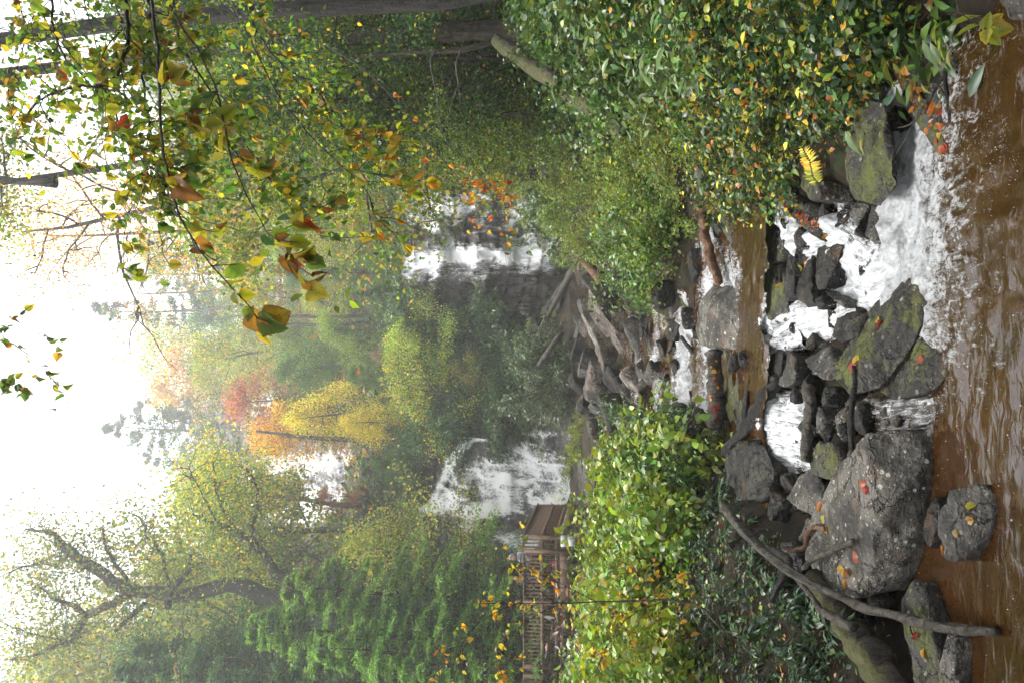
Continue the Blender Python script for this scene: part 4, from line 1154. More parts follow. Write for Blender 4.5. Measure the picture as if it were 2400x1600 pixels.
# ------------------------------------------------------------------ viewing deck
DY = 28.0
def dz(x): return P(x, 1300, DY)[2]
top_z, floor_z, low_z, mid_z = dz(1229), dz(1306), dz(1338), dz(1271)
xa = P(1230, 1640, DY)[0]; xb = P(1230, 1252, DY)[0]
root = empty("viewing_deck", (xb, DY, low_z), "brown timber viewing deck with slatted railing facing the waterfalls", "deck")
O = np.array([xb, DY, low_z])
def deck_part(name, c, size, R=None, mat='deck', parent=root):
    mb = MB(); mb.box([0, 0, 0], size)
    o = link(name, mb.mesh(name, M[mat]), parent, np.asarray(c) - O)
    if R is not None: o.rotation_euler = R
    return o
deck_part("top_rail", ((xa + xb) / 2, DY, top_z + .02), (xb - xa + .1, .16, .045))
deck_part("middle_rail", ((xa + xb) / 2, DY - .055, mid_z), (xb - xa, .04, .11))
deck_part("bottom_rail", ((xa + xb) / 2, DY - .055, floor_z + .02), (xb - xa, .04, .10))
deck_part("rim_joist", ((xa + xb) / 2, DY - .02, (floor_z + low_z) / 2 - .05), (xb - xa, .06, floor_z - low_z - .08))
bal = MB(); bal.box([0, 0, 0], (.045, .045, top_z - floor_z - .02))
bal_me = bal.mesh("baluster", M['deck'])
x = xa
while x < xb - .05:
    link("baluster", bal_me, root, np.array([x, DY, (top_z + floor_z) / 2]) - O)
    x += .126
pm = MB(); pm.box([0, 0, 0], (.12, .12, top_z - low_z + .02)); post_me = pm.mesh("post", M['deck'])
for py in (1288, 1408, 1558, 1580):
    link("post", post_me, root, np.array([P(1230, py, DY)[0], DY - .09, (top_z + low_z) / 2]) - O)
link("post", post_me, root, np.array([xb - .05, DY - .09, (top_z + low_z) / 2]) - O)
for j in range(12):                                  # floor boards
    deck_part("floor_board", ((xa + xb) / 2, DY + .1 + .15 * j, floor_z - .04), (xb - xa, .138, .035))
# ramp railing that runs away and down from the corner
E0 = np.array([xb, DY]); E1 = np.array([P(1262, 1183, 33.)[0], 33.]); drop = top_z - P(1262, 1183, 33.)[2]
Lr = np.linalg.norm(E1 - E0); ang = math.atan2(E1[1] - E0[1], E1[0] - E0[0]); pit = math.atan2(drop, Lr)
def ramp_pt(t): return np.array([*(E0 + (E1 - E0) * t), -drop * t])
for nm, zc, sz in (("ramp_top_rail", top_z + .02, (.16, .045)), ("ramp_middle_rail", mid_z, (.05, .11)), ("ramp_bottom_rail", floor_z + .02, (.05, .12)), ("ramp_joist", (floor_z + low_z) / 2, (.06, .3))):
    c = ramp_pt(.5) + [0, 0, zc]
    deck_part(nm, c, (Lr / math.cos(pit) + .05, *sz), (0, pit, ang))
nb = 21
for j in range(1, nb):
    c = ramp_pt(j / nb) + [0, 0, (top_z + floor_z) / 2]
    o = link("baluster", bal_me, root, c - O); o.rotation_euler = (0, 0, ang)
link("post", post_me, root, ramp_pt(.97) + [0, 0, (top_z + low_z) / 2] - O)
for j in range(1, 5):
    t = j / 5
    deck_part("ramp_board", ramp_pt(t - .1) + [-.9, 0, floor_z - .04], (1.7, Lr / 5 - .02, .035))
cyl = MB(); zb = tz(np.array(P(1390, 1265, DY)[0]), np.array(DY)) - .5
cx_ = P(1350, 1265, DY)[0]
cyl.tube(np.array([[cx_, DY + .15, float(zb)], [cx_, DY + .15, low_z + .1]]) - O, [.15, .15], 14)
link("round_pile", cyl.mesh("round_pile", M['deck'], True), root)
for px in (1330, 1440, 1540):
    cyl = MB(); xx = P(1350, px, DY)[0]
    cyl.tube(np.array([[xx, DY + .2, float(tz(xx, DY)) - .5], [xx, DY + .2, low_z + .1]]) - O, [.13, .13], 12)
    link("round_pile", cyl.mesh("round_pile", M['deck'], True), root)
# pale metal box fixed under the corner
bx = empty("utility_box", P(1330, 1267, DY - .2), "pale grey utility box fixed below the deck railing corner", "utility box")
M['pale_metal'] = mat_plain('pale_metal', (.62, .68, .66), .45, .08, 12)
for nm, c, s_ in (("housing", (0, 0, -.13), (.30, .16, .24)), ("hood", (0, 0, .11), (.33, .18, .22)), ("bracket", (0, .06, -.02), (.36, .02, .06))):
    mb = MB(); mb.box(c, s_); link(nm, mb.mesh(nm, M['pale_metal']), bx)

# ------------------------------------------------------------------ visitors on the deck
def person(label, loc, face, shirt, legs, skin, hair, hood=None, lean=0.0, h=1.7):
    root = empty("person", loc, label, "person")
    s = h / 1.7
    joints = {'pelvis': (0, 0, .93), 'waist': (0, .01 + lean * .1, 1.08), 'chest': (0, lean * .3, 1.30), 'neck': (0, lean * .45, 1.46), 'head': (0, lean * .5, 1.53),
              'shl': (-.18, lean * .38, 1.40), 'ell': (-.24, lean * .3 + .05, 1.14), 'wrl': (-.17, lean * .3 + .30, 1.08), 'hal': (-.16, lean * .3 + .38, 1.08),
              'shr': (.18, lean * .38, 1.40), 'elr': (.24, lean * .3 + .05, 1.14), 'wrr': (.17, lean * .3 + .30, 1.08), 'har': (.16, lean * .3 + .38, 1.08),
              'hil': (-.09, 0, .88), 'knl': (-.10, .03, .48), 'anl': (-.10, 0, .08), 'tol': (-.11, .14, .04),
              'hir': (.09, 0, .88), 'knr': (.10, .03, .48), 'anr': (.10, 0, .08), 'tor': (.11, .14, .04)}
    rad = {'pelvis': .15, 'waist': .14, 'chest': .16, 'neck': .06, 'head': .06, 'shl': .075, 'ell': .052, 'wrl': .036, 'hal': .035, 'shr': .075, 'elr': .052, 'wrr': .036, 'har': .035,
           'hil': .095, 'knl': .065, 'anl': .045, 'tol': .04, 'hir': .095, 'knr': .065, 'anr': .045, 'tor': .04}
    edges = [('pelvis', 'waist'), ('waist', 'chest'), ('chest', 'neck'), ('neck', 'head'), ('chest', 'shl'), ('shl', 'ell'), ('ell', 'wrl'), ('wrl', 'hal'),
             ('chest', 'shr'), ('shr', 'elr'), ('elr', 'wrr'), ('wrr', 'har'), ('pelvis', 'hil'), ('hil', 'knl'), ('knl', 'anl'), ('anl', 'tol'), ('pelvis', 'hir'), ('hir', 'knr'), ('knr', 'anr'), ('anr', 'tor')]
    names = list(joints)
    me = bpy.data.meshes.new("body")
    me.from_pydata([tuple(v * s for v in joints[q]) for q in names], [(names.index(a), names.index(b)) for a, b in edges], [])
    tmp = bpy.data.objects.new("body", me); COL.objects.link(tmp)
    tmp.modifiers.new("s", 'SKIN'); tmp.modifiers.new("u", 'SUBSURF').levels = 1
    for i, q in enumerate(names):
        me.skin_vertices[0].data[i].radius = (rad[q] * s, rad[q] * s)
    me.skin_vertices[0].data[0].use_root = True
    dg = bpy.context.evaluated_depsgraph_get()
    b2 = bpy.data.meshes.new_from_object(tmp.evaluated_get(dg)); bpy.data.objects.remove(tmp)
    mt, nt, out = new_mat("clothed_body"); k = NT(nt)
    sep = k.n("SeparateXYZ"); k.l(k.objco(), sep.inputs[0])
    c = k.mix(k.ramp(sep.outputs[2], .93 * s, .95 * s), legs, shirt)
    c = k.mix(k.ramp(sep.outputs[2], 1.455 * s, 1.465 * s), c, skin)
    far = k.math('MULTIPLY', k.ramp(sep.outputs[1], (lean * .3 + .27) * s, (lean * .3 + .29) * s), k.ramp(sep.outputs[2], .9 * s, .95 * s))
    c = k.mix(far, c, skin)
    k.l(k.bsdf(c, .8, .3, k.bump(k.noise(k.objco(), 14, 4), .3, .02)).outputs[0], out.inputs['Surface'])
    b2.materials.clear(); b2.materials.append(mt)
    b2.polygons.foreach_set("use_smooth", np.ones(len(b2.polygons), dtype=bool))
    link("body", b2, root)
    hd = bmesh.new(); bmesh.ops.create_icosphere(hd, subdivisions=3, radius=.105 * s)
    for v in hd.verts:
        v.co.z *= 1.22; v.co.x *= .86
        if v.co.y > .05 * s and abs(v.co.x) < .018 * s and -.03 * s < v.co.z < .02 * s: v.co.y += .018 * s
    hm = bpy.data.meshes.new("head"); hd.to_mesh(hm); hd.free(); hm.materials.append(mat_plain("skin", skin, .5, .06))
    hm.polygons.foreach_set("use_smooth", np.ones(len(hm.polygons), dtype=bool))
    ho = link("head", hm, root, (0, lean * .55 * s, 1.60 * s))
    hb = bmesh.new(); bmesh.ops.create_icosphere(hb, subdivisions=3, radius=(.118 if hood is None else .14) * s)
    for v in hb.verts:
        v.co.z *= 1.2; v.co.x *= .9
        if v.co.y > .035 * s and v.co.z < .07 * s: v.co.y = .035 * s
        if v.co.z < -.09 * s: v.co.z = -.09 * s
    hm = bpy.data.meshes.new("hair" if hood is None else "hood"); hb.to_mesh(hm); hb.free()
    hm.materials.append(mat_plain("hair" if hood is None else "hood_cloth", hair if hood is None else hood, .75, .2, 30))
    hm.polygons.foreach_set("use_smooth", np.ones(len(hm.polygons), dtype=bool))
    link("hair" if hood is None else "hood", hm, root, (0, (lean * .55 - .014) * s, 1.615 * s))
    root.rotation_euler = (0, 0, face)
    return root
fz = floor_z - .02
person("visitor in a grey hooded jacket leaning on the deck railing", (P(1230, 1294, DY + .9)[0], DY + .75, fz), 2.6, (.24, .25, .28), (.03, .03, .04), (.45, .28, .2), (.02, .015, .01), (.24, .25, .28), .35, 1.58)
person("dark haired visitor in blue jeans standing behind the deck railing", (P(1230, 1350, DY + .9)[0], DY + .8, fz), 2.9, (.06, .065, .09), (.05, .08, .2), (.42, .26, .19), (.012, .010, .009), None, .1, 1.5)
bg = MB(); bp = P(1298, 1320, DY + .5)
pb = empty("shoulder_bag", (bp[0], DY + .45, fz), "small pink bag on the deck floor behind the railing", "bag")
M['pink'] = mat_plain('pink_cloth', (.6, .02, .16), .6, .15)
mb = MB(); mb.box((0, 0, .10), (.20, .10, .20)); link("pouch", mb.mesh("pouch", M['pink']), pb)
mb = MB(); mb.tube([(-.08, 0, .2), (-.05, 0, .3), (.05, 0, .3), (.08, 0, .2)], [.008] * 4, 6); link("strap", mb.mesh("strap", M['pink'], True), pb)

# ------------------------------------------------------------------ vegetation builders
def wob(p, d, L, n, rng, curl=.25, droop=0.0):
    """wandering polyline from p along d"""
    pts = [np.array(p, float)]; d = unit(np.array(d, float))
    for _ in range(n):
        d = unit(d + rng.normal(size=3) * curl / math.sqrt(n) + np.array([0, 0, -droop / n]))
        pts.append(pts[-1] + d * L / n)
    return np.array(pts), d

def broadleaf(seed, H=10, W=3.6, fb=.3, nl=9000, ls=.17, cols=(MG, LG), wts=(1, 1), limbs=18, up=.6, sig=.5, tpl='tri', r0=.16, lean=(0, 0), droop=.2, twig=4, weep=0.0, crown_mat='leaf', bark='bark_grey'):
    rng = np.random.default_rng(seed)
    tr = MB()
    T, _ = wob((0, 0, -.3), (lean[0], lean[1], 1), H * .92, 12, rng, .22)
    R = np.linspace(r0, r0 * .15, 13); R[0] *= 1.4
    tr.tube(T, R, 8)
    tips = []
    for i in range(limbs):
        t = fb + (1 - fb) * (i + rng.uniform(0, 1)) / limbs
        k = t * 12; j = min(int(k), 11); p = T[j] + (T[j + 1] - T[j]) * (k - j)
        az = i * 2.4 + rng.uniform(-.5, .5)
        prof = math.sin(math.pi * min(1, max(.12, (t - fb) / (1 - fb) * .85 + .15))) ** .7
        L = W * prof * rng.uniform(.65, 1.15)
        e = up * rng.uniform(.4, 1.3)
        B, dd = wob(p, (math.cos(az), math.sin(az), e), L, 6, rng, .5, droop)
        tr.tube(B, np.linspace(R[j] * .5, .012, 7), 5)
        for q in range(twig):
            s = rng.integers(2, 7)
            d2 = unit(dd + rng.normal(size=3) * .8 + [0, 0, .2])
            C, _ = wob(B[s], d2, L * rng.uniform(.25, .5), 4, rng, .5, droop + weep)
            tr.tube(C, np.linspace(.02, .006, 5), 3)
            tips += list(C[1:])
        tips += list(B[3:])
    tips = np.array(tips)
    n = nl
    c = tips[rng.integers(0, len(tips), n)]
    pos = c + rng.normal(size=(n, 3)) * sig * np.array([1, 1, .6 + weep])
    nr = unit(rng.normal(size=(n, 3)) * .7 + [0, 0, 1])
    d = unit(rng.normal(size=(n, 3)) + [0, 0, -.4 - weep])
    cv = pal(cols, wts, n, rng)
    cluster = np.array([fbm(*(p * .55), 3) for p in pos[:, :3]])
    cv = cv * np.clip(1 + .5 * cluster, .5, 1.5)[:, None]
    V, Tt, C = leaves(tpl, pos, d, nr, ls * rng.uniform(.6, 1.3, n), cv)
    return (tr.mesh("trunk", M[bark], True), mesh_from("crown", V, Tt, M[crown_mat], C))

def hemlock(seed, H=10, W=2.6, nl=15000, ls=.16, cols=(DG, MG), wts=(2, 1), gap=.0, droop=.5, fb=.05, bark='bark_brown', r0=.13, per=26, tpl='slim'):
    rng = np.random.default_rng(seed)
    tr = MB()
    T, _ = wob((0, 0, -.3), (0, 0, 1), H, 12, rng, .06)
    tr.tube(T, np.linspace(r0, .015, 13), 7)
    P_, D_, N_ = [], [], []
    nb = int(H * 9)
    seg = max(1, nl // (nb * per))
    for i in range(nb):
        t = fb + (1 - fb) * (i + rng.uniform()) / nb
        if rng.uniform() < gap: continue
        k = t * 12; j = min(int(k), 11); p = T[j] + (T[j + 1] - T[j]) * (k - j)
        az = rng.uniform(0, 6.28)
        L = max(.25, W * (1 - t) ** .75 * rng.uniform(.6, 1.15))
        B, dd = wob(p, (math.cos(az), math.sin(az), .35), L, 6, rng, .25, droop)
        tr.tube(B, np.linspace(.03, .004, 7), 3)
        for q in range(per):
            s = rng.uniform(.15, 1) ** .7 * 6; a = min(int(s), 5)
            o = B[a] + (B[a + 1] - B[a]) * (s - a)
            bd = unit(B[a + 1] - B[a])
            side = unit(np.cross(bd, [0, 0, 1])) * rng.choice([-1, 1])
            sd_ = unit(bd * .8 + side * rng.uniform(.3, 1.2) + [0, 0, -.25])
            Ls = L * .22 * rng.uniform(.5, 1.2) + .12
            u = rng.uniform(0, 1, seg)[:, None]
            P_.append(o + sd_ * Ls * u + rng.normal(size=(seg, 3)) * .03)
            D_.append(np.repeat(sd_[None], seg, 0) + rng.normal(size=(seg, 3)) * .6)
            N_.append(np.repeat(np.array([[0, 0, 1.]]), seg, 0) + rng.normal(size=(seg, 3)) * .35)
    pos = np.vstack(P_); n = len(pos)
    cv = pal(cols, wts, n, rng)
    V, Tt, C = leaves(tpl, pos, np.vstack(D_), np.vstack(N_), ls * rng.uniform(.6, 1.3, n), cv)
    return (tr.mesh("trunk", M[bark], True), mesh_from("crown", V, Tt, M['leaf'], C))

def shrub(seed, R=.6, H=.8, stems=9, n=900, ls=.06, cols=(MG, LG), wts=(1, 1), tpl='oval', mat='leaf', droop=.9, spread=1.0, rad=.008, whorl=0, pinnate=False, bark='bark_brown', twigs=3):
    rng = np.random.default_rng(seed)
    st = MB(); pts, dirs = [], []
    for i in range(stems):
        az = i * 2.4 + rng.uniform(-.4, .4)
        e = rng.uniform(.6, 2.2) / spread
        L = math.hypot(R, H) * rng.uniform(.6, 1.1)
        B, dd = wob((rng.uniform(-.1, .1) * R, rng.uniform(-.1, .1) * R, -.05), (math.cos(az), math.sin(az), e), L, 8, rng, .35, droop)
        st.tube(B, np.linspace(rad, rad * .3, 9), 4)
        lines = [B[2:]]
        for q in range(twigs):
            s = rng.integers(3, 8)
            C, _ = wob(B[s], unit(dd + rng.normal(size=3) * .9), L * rng.uniform(.2, .45), 5, rng, .4, droop)
            st.tube(C, np.linspace(rad * .5, rad * .2, 6), 3)
            lines.append(C)
        for ln in lines:
            t = np.linspace(0, len(ln) - 1.001, 24); a = t.astype(int)
            pts.append(ln[a] + (ln[a + 1] - ln[a]) * (t - a)[:, None]); dirs.append(unit(ln[a + 1] - ln[a]))
    pts = np.vstack(pts); dirs = np.vstack(dirs)
    if whorl:
        ii = np.repeat(rng.integers(0, len(pts), n // whorl), whorl)
    elif pinnate:
        ii = np.resize(np.arange(len(pts)), n)
    else:
        ii = rng.integers(0, len(pts), n)
    n = len(ii)
    side = unit(np.cross(dirs[ii], [0, 0, 1.])) * rng.choice([-1, 1], (n, 1))
    if pinnate:
        side *= np.where(np.arange(n)[:, None] % 2 == 0, 1, 1)
        d = unit(side + dirs[ii] * .55 + rng.normal(size=(n, 3)) * .18); nr = unit(np.array([[0, -.3, 1.]]) + rng.normal(size=(n, 3)) * .25)
        pos = pts[ii]
    else:
        d = unit(side * .8 + dirs[ii] * .5 + rng.normal(size=(n, 3)) * .55 + [0, 0, -.15]); nr = unit(np.array([[0, -.35, 1.]]) + rng.normal(size=(n, 3)) * .5)
        pos = pts[ii] + rng.normal(size=(n, 3)) * ls * .6
    cv = pal(cols, wts, n, rng)
    V, Tt, C = leaves(tpl, pos, d, nr, ls * rng.uniform(.4, 1.3, n), cv)
    return (st.mesh("stems", M[bark], True), mesh_from("foliage", V, Tt, M[mat], C))

def plant(name, meshes, loc, label, cat, group=None, rot=0.0, scale=1.0, parts=("trunk", "crown"), tilt=(0, 0)):
    r = empty(name, loc, label, cat, group)
    for nm, me in zip(parts, meshes):
        link(nm, me, r)
    r.rotation_euler = (tilt[0], tilt[1], rot)
    r.scale = (scale, scale, scale) if np.isscalar(scale) else scale
    return r

def tree_at(name, meshes, xtop, y, Y, label, group=None, rot=None, wide=1.0, cat="tree", minh=2.0):
    a = P(xtop, y, Y)
    g = float(tz(a[0], Y))
    h = max(minh, a[2] - g) / 10.0
    return plant(name, meshes, (a[0], Y, g), label, cat, group, random.uniform(0, 6.28) if rot is None else rot, (h * wide, h * wide, h))

# ---- tree kinds (10 m tall, scaled where they stand)
BL = {
 'green':  broadleaf(101, cols=(MG, LG, DG), wts=(3, 2, 1)),
 'lime':   broadleaf(102, cols=((.11, .19, .045), (.19, .23, .04), (.06, .12, .03)), wts=(2, 2, 1), fb=.25, W=3.2),
 'yellow': broadleaf(103, cols=(YL, YG, LG), wts=(3, 2, 1), W=3.4),
 'ywgreen': broadleaf(104, cols=((.21, .25, .04), (.13, .20, .045), (.40, .33, .06)), wts=(3, 2, 1), W=4.0, fb=.2),
 'orange': broadleaf(105, cols=(OR, YL, BR), wts=(3, 2, 1), W=3.6),
 'red':    broadleaf(106, cols=((.32, .11, .08), (.36, .16, .08), (.30, .10, .06), LG), wts=(3, 2, 1, 1), W=3.0, fb=.2),
 'sparse': broadleaf(107, cols=(LG, YL, OR, MG), wts=(2, 1, 1, 2), nl=5500, W=3.0, fb=.45),
 'pink': broadleaf(112, cols=((.26, .16, .14), (.18, .15, .11), LG), wts=(3, 2, 2), W=3.2, fb=.2),
 'tan': broadleaf(113, cols=((.30, .22, .10), (.22, .19, .07), LG, MG), wts=(2, 2, 2, 2), W=3.0, fb=.25, nl=6000),
 'weep':   broadleaf(108, cols=((.50, .43, .05), (.44, .36, .05), YG), wts=(4, 3, 1), W=3.4, weep=1.6, sig=.28, droop=1.2, ls=.14, fb=.2, nl=11000),
}
BL['tall'] = broadleaf(109, cols=(MG, LG, YG), wts=(3, 2, 1), fb=.55, W=3.4, nl=14000, ls=.19)  # dense high crown for the unseen trees added to shade the stream
HM = {
 'dark':   hemlock(201, cols=((.03, .075, .025), MG, DG), wts=(2, 2, 1)),
 'blue':   hemlock(202, cols=((.05, .10, .06), (.035, .08, .035), (.08, .15, .05)), wts=(2, 2, 1), W=3.0),
 'bright': hemlock(203, cols=((.08, .16, .03), (.13, .22, .045), (.04, .09, .025)), wts=(3, 3, 1), W=3.4, nl=20000, droop=.7),
 'pine':   hemlock(204, cols=(BG, MG), wts=(2, 1), W=2.9, gap=.55, droop=-.1, fb=.35, nl=15000, per=30, ls=.22),
 'bare':   hemlock(205, cols=(BG, MG), wts=(2, 1), W=1.6, gap=.62, droop=.1, fb=.4, nl=7000, per=18, ls=.2, r0=.11, bark='bark_grey'),
}
# ---- misty hillside
HILL = [
 ('sparse', 'bare', 190, 712, 115, "tall thin pine with ragged top standing into the white sky"),
 ('pine', 'pine', 235, 1010, 128, "broad misty pine, the tallest on the ridge"),
 ('pine', 'pine', 300, 955, 150, "misty pine beside the tallest ridge pine"),
 ('pine', 'pine', 330, 1065, 140, "bushy misty pine above the red maple"),
 ('pine', 'pine', 290, 640, 140, "misty conifer behind the tall thin pine"),
 ('red', None, 515, 925, 72.6, "small coral red maple above the yellow weeping tree"),
 ('orange', None, 555, 1015, 68.4, "orange tree beside the coral red maple"),
 ('weep', None, 640, 965, 58, "bright yellow tree with hanging strands in the middle of the slope"),
 ('weep', None, 770, 985, 54, "smaller yellow tree with hanging strands just below the bright one"),
 ('ywgreen', None, 435, 800, 81, "pale yellow-green round crowned tree on the misty slope"),
 ('lime', None, 600, 830, 72.6, "yellow-green tree below the pale round crowned tree"),
 ('orange', None, 340, 860, 135.6, "faint orange crown on the misty ridge line"),
 ('ywgreen', None, 330, 790, 144, "faint yellow crown on the misty ridge line"),
 ('green', None, 420, 720, 123, "hazy green crown behind the tall thin pine"),
 ('ywgreen', None, 865, 945, 47.5, "large yellow-green tree with orange tips between the two falls"),
 ('ywgreen', None, 880, 765, 48.5, "small lime green tree between the two falls"),
 ('pink', None, 865, 830, 54, "dusky pink shrubby tree between the two falls"),
 ('tan', None, 1035, 885, 47, "small tree with tan autumn leaves above the grey shrub"),
 ('dark', 'hem', 830, 690, 54, "dark hemlock on the ledge above the two-strand fall"),
 ('blue', 'hem', 780, 770, 56, "blue green hemlock behind the lime tree"),
 ('dark', 'hem', 960, 720, 49, "dark evergreen at the edge of the two-strand fall"),
 ('dark', 'hem', 1000, 800, 48, "dark evergreen in the middle of the rock shoulder"),
 ('blue', 'hem', 1040, 965, 46.5, "dark evergreen at the edge of the broad fall"),
 ('green', None, 800, 870, 55, "mid green tree behind the large yellow-green tree"),
 ('ywgreen', None, 700, 560, 56, "yellow-green tree above the lip of the two-strand fall"),
 ('yellow', None, 760, 500, 54, "pale yellow tree at the lip of the two-strand fall"),
 ('lime', None, 560, 520, 64.2, "hazy lime tree with a pale trunk above the two-strand fall"),
 ('green', None, 840, 600, 53, "dull green tree on the lip of the two-strand fall"),
 ('ywgreen', None, 480, 610, 85.2, "hazy yellow-green tree left of the pale trunk"),
 ('orange', None, 470, 540, 81, "hazy orange tree behind the overhanging branches"),
 ('red', None, 740, 1160, 60, "thin dark red sapling in front of the high fall"),
 ('green', None, 860, 1090, 52, "round green tree on the ledge above the broad fall"),
 ('dark', 'hem', 850, 1200, 50, "dark evergreen on the ledge above the broad fall"),
]
for kind, hm, xt, y, Y, lab in HILL:
    if hm in ('bare', 'pine'): ms = HM[hm]
    elif hm == 'hem': ms = HM[kind]
    else: ms = BL[kind]
    nm = {'bare': 'pine_tree', 'pine': 'pine_tree', 'hem': 'evergreen_tree'}.get(hm, 'autumn_tree' if kind in ('red', 'orange', 'weep', 'yellow') else 'broadleaf_tree')
    tree_at(nm, ms, xt, y, Y, lab, wide=1.0 if hm else random.uniform(.85, 1.1))
# the wood that closes the slope behind them
rr = np.random.default_rng(5)
names = ['green', 'lime', 'ywgreen', 'yellow', 'sparse', 'ywgreen', 'green', 'lime']
desc = {'green': "green tree", 'lime': "lime green tree", 'ywgreen': "yellow-green tree", 'yellow': "yellow tree", 'sparse': "thin leaved tree", 'orange': "orange tree", 'dark': "dark evergreen", 'blue': "blue green evergreen"}
cnt = 0
for yy in np.geomspace(57, 175, 12):
    for xx in np.arange(-.46, .48, .088):
        Yp = yy * rr.uniform(.95, 1.05); X = Yp * (xx + rr.uniform(-.035, .035))
        if 76 < Yp < 112 and -.27 < X / Yp < -.09: continue      # keep the high fall open
        if 50 < Yp < 76 and -.30 < X / Yp < -.09: continue
        kd = rr.choice(names) if rr.uniform() < .72 else rr.choice(['dark', 'blue'])
        ms = HM[kd] if kd in HM else BL[kd]
        h = rr.uniform(.6, 1.15) * (.8 if Yp < 70 else Yp / 85)
        where = "above the two-strand fall" if X > 1 else ("between the two falls" if X > -7 else "above the broad fall")
        how = "far misty" if Yp > 110 else "hazy"
        plant('evergreen_tree' if kd in HM else 'broadleaf_tree', ms, (X, Yp, float(tz(X, Yp)) - .2), f"{how} {desc[kd]} in the wood {where}", "tree", "trees of the misty wood", rr.uniform(0, 6.28), h)
        cnt += 1

# rhododendron thickets on the rock shoulder and ledges
RH = [shrub(300 + i, 1.5, 1.7, 12, 2600, .26, ((.035, .085, .03), (.05, .11, .035), (.075, .14, .04)), (3, 2, 1), 'slim', 'leaf_gloss', .5, 1.0, .03, whorl=6) for i in range(2)]
GS = [shrub(310 + i, 1.5, 1.7, 12, 3000, .15, ((.09, .11, .07), (.07, .10, .05), LG), (3, 2, 1), 'tri', 'leaf_gloss', .6, 1.0, .03) for i in range(2)]
GT = [shrub(320 + i, 1.7, 3.4, 16, 5200, .15, ((.09, .11, .07), (.07, .10, .05), LG), (3, 2, 1), 'tri', 'leaf_gloss', .35, .6, .03) for i in range(2)]
def at_img(x, y, Y):
    a = P(x, y, Y); return np.array([a[0], Y, float(tz(a[0], Y))])
rr = np.random.default_rng(15)
for i in range(64):                                      # dark mass between the falls
    X = rr.uniform(-5.0, 2.2); Yp = rr.uniform(44.5, 52)
    z = float(tz(X, Yp))
    ix, iy = to_img(np.array([[X, Yp, z + .8]]))
    if ix[0] > 1240 - (iy[0] < 760) * 90: continue
    plant('rhododendron', RH[i % 2], (X, Yp, z - .1), "dark leathery rhododendron on the rock shoulder between the two falls", "shrub", "rhododendrons between the two falls", rr.uniform(0, 6.28), rr.uniform(.8, 1.3), ("stems", "foliage"))
for i, (x, y, Y, s) in enumerate([(1190, 880, 40, 1.1), (1220, 840, 39.5, .8), (1250, 885, 39, .9), (1280, 840, 38.5, .7), (1300, 900, 38, .7), (1210, 925, 40.5, .8), (1290, 945, 38.5, .6)]):
    p = at_img(x, y, Y)
    z = P(x + 60, y, Y)[2]
    plant('grey_shrub', (GT if x < 1260 else GS)[i % 2], (p[0], Y, p[2] - .05), ["tallest grey green shrub leaning over the bare rock slide", "grey green shrub beside the pale leaning pole", "bushy grey green shrub under the tallest one", "grey green shrub at the crest of the rock pile", "low grey green shrub at the foot of the bare slide", "grey green shrub reaching over the bare slide", "lowest grey green shrub on the bare slide"][i], "shrub", None, i * 1.3, s, ("stems", "foliage"))
for i in range(26):                                      # bushes along both lips of the falls and on the flank
    X = rr.uniform(-16, 11); Yp = rr.uniform(50.5, 56)
    if -12.0 < X < -9 and Yp < 53: continue
    plant('ledge_bush', (GS if i % 3 else RH)[i % 2], (X, Yp, float(tz(X, Yp))), "grey green bush on the lip above the falls", "shrub", "bushes on the lip of the falls", rr.uniform(0, 6.28), rr.uniform(.8, 1.4), ("stems", "foliage"))

for i, (X, Yp, zz, s_, kd, lab) in enumerate([(1.0, 49.6, 11.2, 1.2, 'RH', "dark bush at the inner lip of the two-strand fall"), (2.6, 49.7, 11.5, 1.1, 'GS', "grey bush at the inner lip of the two-strand fall"), (6.0, 49.8, 11.8, .9, 'RH', "dark bush between the strands of the two-strand fall"), (9.9, 49.6, 11.5, 1.3, 'GS', "grey bush at the outer lip of the two-strand fall"), (11.2, 49.0, 10.4, 1.3, 'RH', "dark bush hanging beside the two-strand fall"), (11.6, 48.6, 8.0, 1.3, 'GS', "grey bush halfway down beside the two-strand fall"), (.6, 48.4, 8.6, 1.2, 'RH', "dark bush against the inner side of the two-strand fall"), (1.0, 47.8, 6.2, 1.0, 'GS', "grey bush low on the inner side of the two-strand fall"),
   (-5.6, 48.9, 10.2, 1.3, 'RH', "dark bush at the inner lip of the broad fall"), (-7.2, 49.4, 10.8, 1.3, 'GS', "grey bush overhanging the top of the broad fall"), (-8.4, 49.8, 11.0, 1.0, 'RH', "dark bush beside the notch of the broad fall"), (-11.0, 49.3, 10.9, 1.2, 'GS', "grey bush at the outer lip of the broad fall"), (-12.6, 48.4, 10.3, 1.3, 'RH', "dark bush on the leaf strewn flank of the broad fall"), (-13.9, 47.0, 8.4, 1.4, 'GS', "grey bush down the flank of the broad fall"), (-4.9, 47.3, 8.2, 1.3, 'RH', "dark bush halfway down the inner side of the broad fall"), (-4.6, 45.8, 6.0, 1.2, 'RH', "dark bush low on the inner side of the broad fall"), (-3.6, 44.6, 4.6, 1.0, 'GS', "grey bush above the bare rock slide")]):
    plant('ledge_bush', (RH if kd == 'RH' else GS)[i % 2], (X, Yp, zz - .5), lab, "shrub", "bushes clinging beside the falls", i * 1.7, s_, ("stems", "foliage"))

